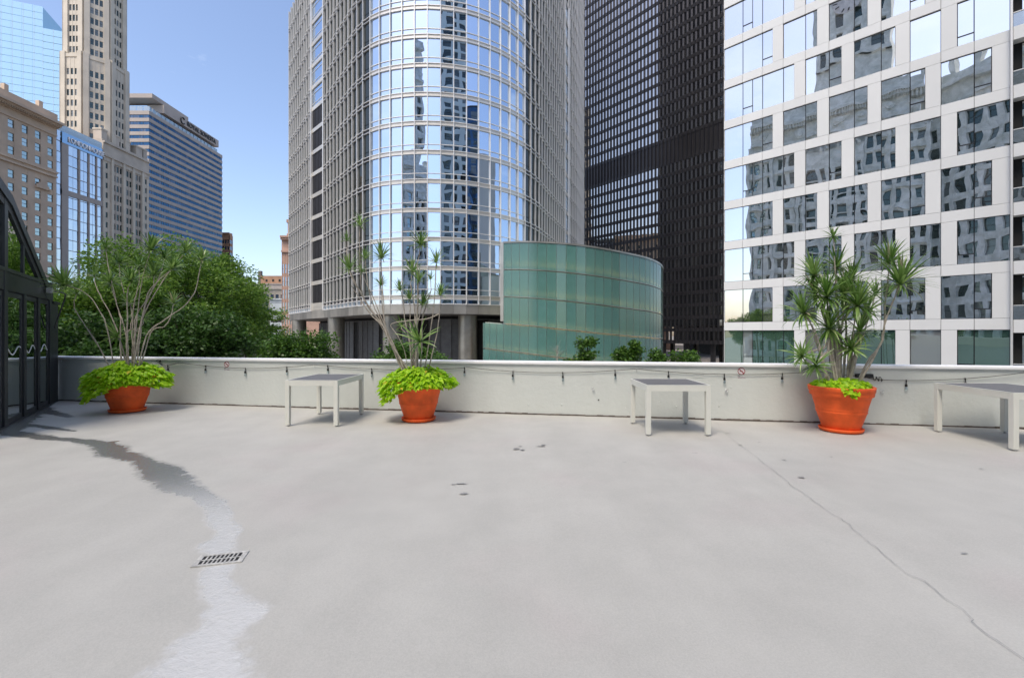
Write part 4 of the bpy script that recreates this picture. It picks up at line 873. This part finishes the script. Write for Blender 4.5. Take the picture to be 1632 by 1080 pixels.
dracaena(660, POTS[1], 'tall open dracaena with crooked bare stems in the middle pot', [
 (573, 360, 23, 30, .1, 655, ((613, 523), (578, 470)), .3), (553, 384, 17, 20, .2, 652, ((608, 520), (560, 440)), .3), (608, 412, 31, 46, -.1, 648, ((622, 543), (612, 500)), .3), (582, 413, 21, 28, .1, 650, ((616, 530), (590, 470)), .3),
 (557, 430, 28, 38, -.2, 653, ((630, 555), (612, 522), (580, 475)), .4), (577, 434, 18, 20, .1, 650, ((612, 515),), .3), (670, 391, 27, 42, .15, 664, (), .4), (607, 455, 20, 26, .1, 650, ((617, 530),), .3), (638, 463, 22, 26, 0, 656, (), .3),
 (657, 434, 27, 34, .2, 660, (), .3), (667, 449, 25, 32, -.1, 662, (), .3), (695, 419, 24, 28, .1, 676, ((690, 500),), .3), (686, 445, 16, 18, .2, 670, (), .3), (702, 471, 25, 28, -.05, 682, ((697, 530),), .3), (673, 487, 26, 32, .05, 664, (), .3),
 (653, 477, 22, 26, .15, 658, (), .3), (670, 545, 40, 30, -.2, 664, (), .45), (640, 520, 20, 18, .2, 656, (), .4)],
 extra=(([(700, 500, -.1), (680, 508, -.1), (650, 511, -.1), (623, 517, -.1), (634, 535, -.1), (645, 560, -.05), (650, 592, 0)], .011), ([(657, 600, 0), (622, 545, -.1), (611, 520, -.1), (590, 500, -.1), (560, 455, -.1)], .016)), r0=.016)
dracaena(1340, POTS[2], 'dense dark green dracaena with thick curving stems in the right pot', [
 (1328, 378, 18, 30, .1, 1334, ((1335, 500),), .7), (1417, 420, 38, 60, .1, 1370, ((1383, 577), (1407, 540), (1410, 490)), .45), (1434, 455, 50, 76, -.15, 1366, ((1402, 551), (1409, 519), (1420, 488)), .45), (1334, 427, 34, 46, .15, 1338, (), .7),
 (1298, 440, 38, 56, .1, 1330, ((1318, 520),), .7), (1318, 474, 42, 64, -.15, 1334, (), .8), (1358, 446, 32, 48, .15, 1348, (), .6), (1366, 488, 48, 76, -.2, 1346, ((1356, 560),), .7), (1282, 500, 40, 60, -.05, 1322, ((1305, 560), (1295, 522)), .7),
 (1278, 568, 29, 30, -.25, 1326, (), .5), (1300, 583, 30, 30, -.3, 1328, (), .6), (1370, 530, 36, 46, -.1, 1350, ((1362, 575),), .8), (1358, 556, 26, 36, -.2, 1350, (), .7), (1322, 524, 40, 56, -.1, 1334, (), .95), (1382, 498, 30, 40, .1, 1360, (), .8),
 (1345, 470, 40, 60, 0, 1340, (), .85), (1335, 545, 32, 36, .1, 1340, (), .9), (1300, 470, 38, 52, .15, 1330, (), .8), (1395, 470, 26, 30, .25, 1358, ((1380, 520),), .6)],
 extra=(([(1352, 615, -.05), (1360, 580, -.1), (1368, 545, -.1), (1371, 520, -.1)], .034), ([(1318, 603, -.1), (1308, 560, -.15), (1298, 525, -.15)], .026)), r0=.021)

# lime sweet potato vines
lf = []
for v in range(3):
    mb = MB(); mb.smooth = False; out_ = [(0, 0), (.30, -.10), (.46, .12), (.36, .42), (.16, .74), (0, 1.0)]
    f = .12+.08*v; c = []
    for s in (1, -1):
        vs = [(x*s, y, abs(x)*f*1.2-.28*y*y) for x, y in out_]; n0 = len(mb.v); mb.v += vs+[(0, .35, -.03)]
        for i in range(5): mb.f.append((n0+6, n0+i, n0+i+1) if s > 0 else (n0+6, n0+i+1, n0+i))
    # weld the halves
    me = mb.mesh('vine_leaf', LEAF['lime']); lf.append(me)
def vine(pot_, label, fn, n, nfill, size):
    x, y = pot_; T = thing('sweet_potato_vine', label, 'vine', (x, y, .69), 'lime vines in the orange pots')
    fv = []
    def place():
        p, nrm_, out_ = fn(); 
        t = (out_+nrm_*random.uniform(-.3, .35)+Vector((random.uniform(-.5, .5), random.uniform(-.5, .5), random.uniform(-.5, .05)))).normalized(); nn = (nrm_+Vector((random.uniform(-.4, .4), random.uniform(-.4, .4), 0))).normalized()
        xx = t.cross(nn).normalized(); nn = xx.cross(t)
        return Matrix(((xx.x, t.x, nn.x, p.x), (xx.y, t.y, nn.y, p.y), (xx.z, t.z, nn.z, p.z), (0, 0, 0, 1)))
    for i in range(n):
        M_ = place(); s = size*random.uniform(.7, 1.25); o = D.objects.new('vine_leaf', random.choice(lf)); o.matrix_local = M_ @ Matrix.Diagonal((s, s, s, 1)); link(o, T)
    mbf = MB()
    for i in range(int(nfill*1.9)):
        M_ = place(); s = size*random.uniform(.7, 1.1); me = random.choice(lf); n0 = len(mbf.v); c_ = M_.translation*random.uniform(.84, .97)+Vector((0, 0, -.01)); M2 = M_.copy(); M2.translation = c_
        M2 = M2 @ Matrix.Diagonal((s, s, s, 1)); mbf.v += [tuple(M2 @ v.co) for v in me.vertices]; mbf.f += [tuple(n0+k for k in p_.vertices) for p_ in me.polygons]
    o = D.objects.new('under_leaves', mbf.mesh('under_leaves', LEAF['lime'])); o['kind'] = 'stuff'; link(o, T)
    for k in range(14):
        p, nrm_, out_ = fn(); mb = MB(); mb.smooth = True; mb.tube([Vector((p.x*.2, p.y*.2, -.04)), Vector((p.x*.7, p.y*.7, .05)), p], [.005, .004, .003], 5); st = D.objects.new('vine_stem', mb.mesh('vine_stem', LEAF['lime'])); link(st, T)
def mound(reach, top, hang):
    """surface of the mound: reach(phi) how far out, hang(phi) how far it hangs below the rim"""
    def fn():
        ph = random.uniform(0, 2*math.pi); Rm = reach(ph); t = math.sqrt(random.uniform(.01, 1)); cut = .72
        if hang(ph) < .04: cut = 1
        if t < cut: r = Rm*t/cut; z = top(ph)*(1-(t/cut)**2.2); el = .9-.7*t
        else: r = Rm*(1+.03*math.sin((t-cut)/(1-cut)*3)); z = -hang(ph)*(t-cut)/(1-cut); el = .15
        z += random.uniform(-.02, .03); o = Vector((math.cos(ph), math.sin(ph), 0)); return Vector((r*o.x, r*o.y, z)), (o*(1-el)+Vector((0, 0, el))).normalized(), o
    return fn
def bump(ph, c, w): d = (ph-c+math.pi) % (2*math.pi)-math.pi; return math.exp(-(d/w)**2)
vine(POTS[0], 'lime green vine mounding over the front and left of the left pot', mound(lambda p: .50+.12*bump(p, R(200), 1.0)+.20*bump(p, R(5), .55)+.03*math.sin(5*p), lambda p: .24+.04*math.sin(3*p), lambda p: .10+.36*bump(p, R(222), .75)+.16*bump(p, R(0), .35)+.05*bump(p, R(270), .8)), 295, 1100, .095)
vine(POTS[1], 'lime green vine hanging down the left front of the middle pot', mound(lambda p: .46+.20*bump(p, R(190), .8)+.14*bump(p, R(0), .6)+.03*math.sin(5*p), lambda p: .22+.03*math.sin(3*p), lambda p: .07+.32*bump(p, R(208), .6)+.04*bump(p, R(345), .4)), 295, 1000, .088)
vine(POTS[2], 'sparse lime green vine lying inside the rim of the right pot with one short spill', mound(lambda p: .37+.07*bump(p, R(250), .25), lambda p: .10+.04*bump(p, R(240), .5), lambda p: .15*bump(p, R(250), .2)), 210, 320, .085)

# ------------------------------------------------------------------ string lights
SL = thing('string_lights', 'black string of festoon bulbs looped along the parapet face', 'string lights', WF.pt(0, .02, .8))
nodes = [(253, 576, 0), (261, 581.5, 0), (268.6, 582, 1), (289, 577.2, 2), (328.8, 582.7, 1), (392.4, 586.8, 1), (457.8, 584.8, 1), (501.7, 580.7, 2), (523, 582.5, 1), (592.7, 587.3, 1), (655, 589.5, 1), (710.6, 587.3, 0), (740.6, 585.7, 1), (745.5, 584.7, 2), (817.8, 591.6, 1), (896.9, 593.5, 1),
         (980, 590, 1), (1013.7, 587, 2), (1065, 592, 1), (1153.8, 596.2, 1), (1246, 595, 1), (1300, 591, 2), (1345, 597, 0), (1380, 601.4, 0), (1393, 604, 0), (1443, 606, 1), (1536.6, 603, 1), (1632, 592.6, 2), (1690, 601, 1)]
cab = []
for i, (px, py, k) in enumerate(nodes):
    u, z, q = onwall(px, py); cab.append(WF.pt(u, .022 if k != 2 else .045, z))
mb = MB(); mb.smooth = True
path = []
for i, (a, b) in enumerate(zip(cab, cab[1:])):
    for j in range(6):
        t = j/6; s = (b-a).length; path.append(a.lerp(b, t)+Vector((0, 0, -.010*s*math.sin(math.pi*t))))
path.append(cab[-1]); mb.tube(path, .0048, 6); mb.build('cable', M['cable'], SL)
for (px, py, k), q in zip(nodes, cab):
    if k == 1:
        tl = random.uniform(-.006, .006); mb = MB(); mb.smooth = True; mb.tube([q+Vector((0, 0, .012)), q, q+Vector((tl, 0, -.052))], [.012, .009, .0045], 8)
        mb.lathe([(.004, q.z-.05), (.013, q.z-.056), (.017, q.z-.066), (.0185, q.z-.10), (0, q.z-.10)], (q.x+tl, q.y), 14); so = mb.build('socket', M['cable'], SL)
        b_ = MB(); b_.smooth = True; b_.lathe([(.009, q.z-.10), (.012, q.z-.113), (.022, q.z-.135), (.021, q.z-.15), (.011, q.z-.163), (0, q.z-.166)], (q.x+tl, q.y), 14)
        link(D.objects.new('bulb', b_.mesh('bulb', M['lampglass'], SL.location)), SL)
    if k == 2:
        mb = MB(); mb.smooth = True; mb.tube([q+WF.n*-.045, q+Vector((0, 0, .006))], .006, 6); mb.build('cable_hook', M['wire'], SL)
u, z, q = onwall(1362, 598.5); mb = MB(); mb.fbox(WF, u, u+.26, z-.03, z+.035, .0, .05); mb.build('plug_box', M['cable'], SL, bev=.01)
mb = MB(); mb.smooth = True; u, z, q = onwall(1388, 602)
mb.tube([WF.pt(u+.16*t, .03+.012*math.sin(t*25), z+.035*math.sin(t*19)-.02*t) for t in [k/30 for k in range(31)]], .006, 6); mb.build('knotted_cable', M['cable'], SL)
u, z, q = onwall(254, 575); mb = MB(); mb.smooth = True; mb.tube([WF.pt(u+.05*math.sin(t*3)+.1*t-.05, .03, z+.025*math.sin(t*9)) for t in [k/10 for k in range(16)]], .007, 6); mb.build('knotted_cable', M['cable'], SL)

# ------------------------------------------------------------------ no smoking signs
def nosmoke(px, py, r, label):
    u, z, q = onwall(px, py); T = thing('no_smoking_sign', label, 'sign', q, 'small no smoking signs on the parapet')
    def disc(r0, r1, d0, m, name, k=32):
        mb = MB(); n0 = 0
        if r0 == 0: mb.tube([WF.pt(u, .0, z), WF.pt(u, d0, z)], r1, k); return mb.build(name, m, T)
        for i in range(k):
            a0, a1 = 2*math.pi*i/k, 2*math.pi*(i+1)/k; f = lambda rr_, a, d: WF.pt(u+rr_*math.cos(a), d, z+rr_*math.sin(a))
            mb.hexa([f(r0, a0, d0), f(r1, a0, d0), f(r1, a1, d0), f(r0, a1, d0), f(r0, a0, d0+.0015), f(r1, a0, d0+.0015), f(r1, a1, d0+.0015), f(r0, a1, d0+.0015)])
        return mb.build(name, m, T)
    disc(0, r, .003, M['signw'], 'plate'); disc(r*.80, r*.99, .0032, M['red'], 'ring')
    mb = MB(); mb.fbox(WF, u-r*.5, u+r*.35, z-r*.16, z+r*.02, .003, .0042); mb.fbox(WF, u+r*.38, u+r*.5, z-r*.16, z+r*.02, .003, .0042); mb.build('cigarette', M['signb'], T)
    mb = MB(); f = lambda x, y, d: WF.pt(u+x*r, d, z+y*r); c_ = .09
    mb.hexa([f(-.60-c_, .60-c_, .0045), f(.60-c_, -.60-c_, .0045), f(.60+c_, -.60+c_, .0045), f(-.60+c_, .60+c_, .0045), f(-.60-c_, .60-c_, .0058), f(.60-c_, -.60-c_, .0058), f(.60+c_, -.60+c_, .0058), f(-.60+c_, .60+c_, .0058)]); mb.build('slash', M['red'], T)
    mb = MB(); mb.fbox(WF, u-r*1.0, u+r*1.0, z-r*2.05, z-r*1.45, 0, .002); mb.build('name_plate', M['signw'], T)
    text_on(WF, 'NO', r*.42, M['signb'], T, u-r*.98, z-r*1.42, .003, depth=.0008); text_on(WF, 'SMOKING', r*.50, M['signb'], T, u-r*.98, z-r*1.95, .003, sx=.9, depth=.0008)
nosmoke(361.5, 580.3, .062, 'round red and white no smoking sign on the parapet near the left pot'); nosmoke(1181.5, 591.3, .062, 'round red and white no smoking sign on the parapet left of the right pot')
u, z, q = onwall(1113, 596); pl = MB().fbox(WF, u-.09, u+.09, z-.06, z+.06, 0, .006).build('cover_plate', M['wall'], par)

# ------------------------------------------------------------------ trees
def leaf_quads(pos, size, dirs=None, flat=.45):
    n = len(pos); a = rng.normal(size=(n, 3)); a[:, 2] *= flat; a /= np.linalg.norm(a, axis=1, keepdims=True)
    b = rng.normal(size=(n, 3)); b -= a*np.sum(a*b, 1, keepdims=True); b /= np.linalg.norm(b, axis=1, keepdims=True)
    L_ = size*rng.uniform(.7, 1.3, (n, 1)); w = L_*.30
    return np.stack([pos, pos+a*L_*.5+b*w, pos+a*L_, pos+a*L_*.5-b*w], 1)
def tree(name, label, c, rad, blobs, n, size, m, group=None, trunk=True, bR=.36, compound=6, squash=.7):
    c = Vector(c); rad = Vector(rad); T = thing(name, label, 'tree' if trunk else 'shrub', (c.x, c.y, GZ), group)
    bc = []
    while len(bc) < blobs:
        p = rng.uniform(-1, 1, 3); r = np.linalg.norm(p)
        if r > 1 or (r < .45 and rng.random() < .6): continue
        if p[2] < -.5 and rng.random() < .5: continue
        bc.append(p)
    bc = np.array(bc); rr_ = rng.uniform(.6, 1.25, blobs)*bR*min(rad.x, rad.z)
    wts = rr_**2; wts /= wts.sum(); ns = n//compound; pick = rng.choice(blobs, ns, p=wts)
    dd = rng.normal(size=(ns, 3)); dd /= np.linalg.norm(dd, axis=1, keepdims=True); dd[:, 2] = dd[:, 2]*squash
    q = dd*(rng.uniform(.25, 1, (ns, 1))**.5)*rr_[pick][:, None]; base = bc[pick]*np.array(rad)+q
    tw = rng.normal(size=(ns, 3)); tw[:, 2] *= .35; tw += dd*.8; tw /= np.linalg.norm(tw, axis=1, keepdims=True)
    V_ = []
    for k in range(compound): pos = base+tw*size*.55*k+rng.normal(0, size*.25, (ns, 3)); V_.append(leaf_quads(pos, size))
    me = quads_mesh('crown', np.concatenate(V_)+np.array([0, 0, c.z-GZ]), m); link(D.objects.new('crown', me), T)
    th = c.z-GZ; mb = MB(); mb.smooth = True; r0 = max(.05, rad.x*.06)
    mb.tube([(c.x, c.y, GZ), (c.x+.1, c.y, GZ+th*.5), (c.x, c.y+.05, c.z-rad.z*.3)], [r0, r0*.8, r0*.5], 10); mb.build('trunk', M['trunk'], T)
    lb = MB(); lb.smooth = True
    for i in range(min(blobs, 16)):
        e = Vector(bc[i])*1.0; e = Vector((e.x*rad.x, e.y*rad.y, e.z*rad.z))+c; s = Vector((c.x, c.y, c.z-rad.z*random.uniform(.4, .9))); lb.tube([s, s.lerp(e, .5)+Vector((0, 0, .1)), e], [r0*.4, r0*.22, r0*.06], 6)
    lb.build('branch', M['trunk'], T, kind='stuff'); return T
G_ = 'honey locust trees beyond the parapet'
tree('locust_tree', 'bright feathery tree behind the left pot, tallest of the row', P(240, 18, 480), (2.65, 2.2, 2.4), 70, 40000, .105, LEAF['tree'], G_, bR=.27)
tree('locust_tree', 'green tree at the far left of the row, beside the conservatory', P(125, 17, 515), (2.0, 1.8, 1.8), 44, 24000, .11, LEAF['tree'], G_, bR=.3)
tree('locust_tree', 'green tree right of the tallest one, in front of the banded hotel', P(330, 21, 490), (2.35, 2.2, 2.4), 56, 32000, .115, LEAF['tree'], G_, bR=.29)
tree('locust_tree', 'lower green tree at the right end of the left row of trees', P(392, 24, 520), (1.7, 1.8, 1.9), 34, 22000, .12, LEAF['tree'], G_)
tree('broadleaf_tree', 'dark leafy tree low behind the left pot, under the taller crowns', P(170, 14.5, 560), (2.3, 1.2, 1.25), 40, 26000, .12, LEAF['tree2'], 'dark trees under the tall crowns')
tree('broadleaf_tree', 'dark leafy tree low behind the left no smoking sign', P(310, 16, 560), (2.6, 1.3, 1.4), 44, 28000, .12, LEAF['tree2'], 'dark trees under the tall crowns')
tree('rounded_tree', 'low rounded dark tree before the left columns of the rounded tower', P(480, 15.5, 566), (1.15, .9, .78), 36, 13000, .105, LEAF['shrub'])
tree('rounded_tree', 'dark green treetop right behind the stems of the middle pot', P(655, 15, 572), (1.05, .8, .55), 24, 7000, .10, LEAF['shrub'])
SG = 'slim young treetops just beyond the parapet'
for px, py, rx, rz, lab in ((935, 562, .24, .50, 'slim leafy treetop, tallest of those before the teal glass building'), (907, 577, .22, .12, 'tiny tuft of leaves just left of the slim tallest treetop'), (992, 572, .27, .30, 'bushy small treetop touching its slimmer neighbour before the teal glass'),
                            (1012, 566, .15, .42, 'narrow upright treetop before the right half of the teal glass'), (1045, 574, .22, .30, 'small treetop at the right end of the teal glass building'), (1091, 570, .36, .30, 'rounded glossy treetop before the foot of the black tower')):
    tree('young_tree', lab, P(px, 13, py), (rx, rx*.9, rz), 16, 1500 if rz > .2 else 300, .085, LEAF['shrub'], SG, bR=.5, compound=3)
tg = thing('bare_sapling', 'thin leafless sapling standing before the teal glass wall', 'tree', P(888, 13, z=GZ))
mb = MB(); mb.smooth = True; b0 = P(888, 13, z=GZ); tp = P(888, 13, 550); mb.tube([b0, tp], [.03, .008], 6); mb.build('trunk', M['bark'], tg)
mb = MB()
for i in range(22): s = P(888, 13, random.uniform(556, 590)); e = s+Vector((random.uniform(-.28, .28), random.uniform(-.2, .2), random.uniform(.1, .3))); mb.tube([s, s.lerp(e, .5)+Vector((0, 0, .02)), e], [.006, .004, .002], 4)
mb.build('twigs', M['bark'], tg, kind='stuff')
print('objects', len(D.objects))
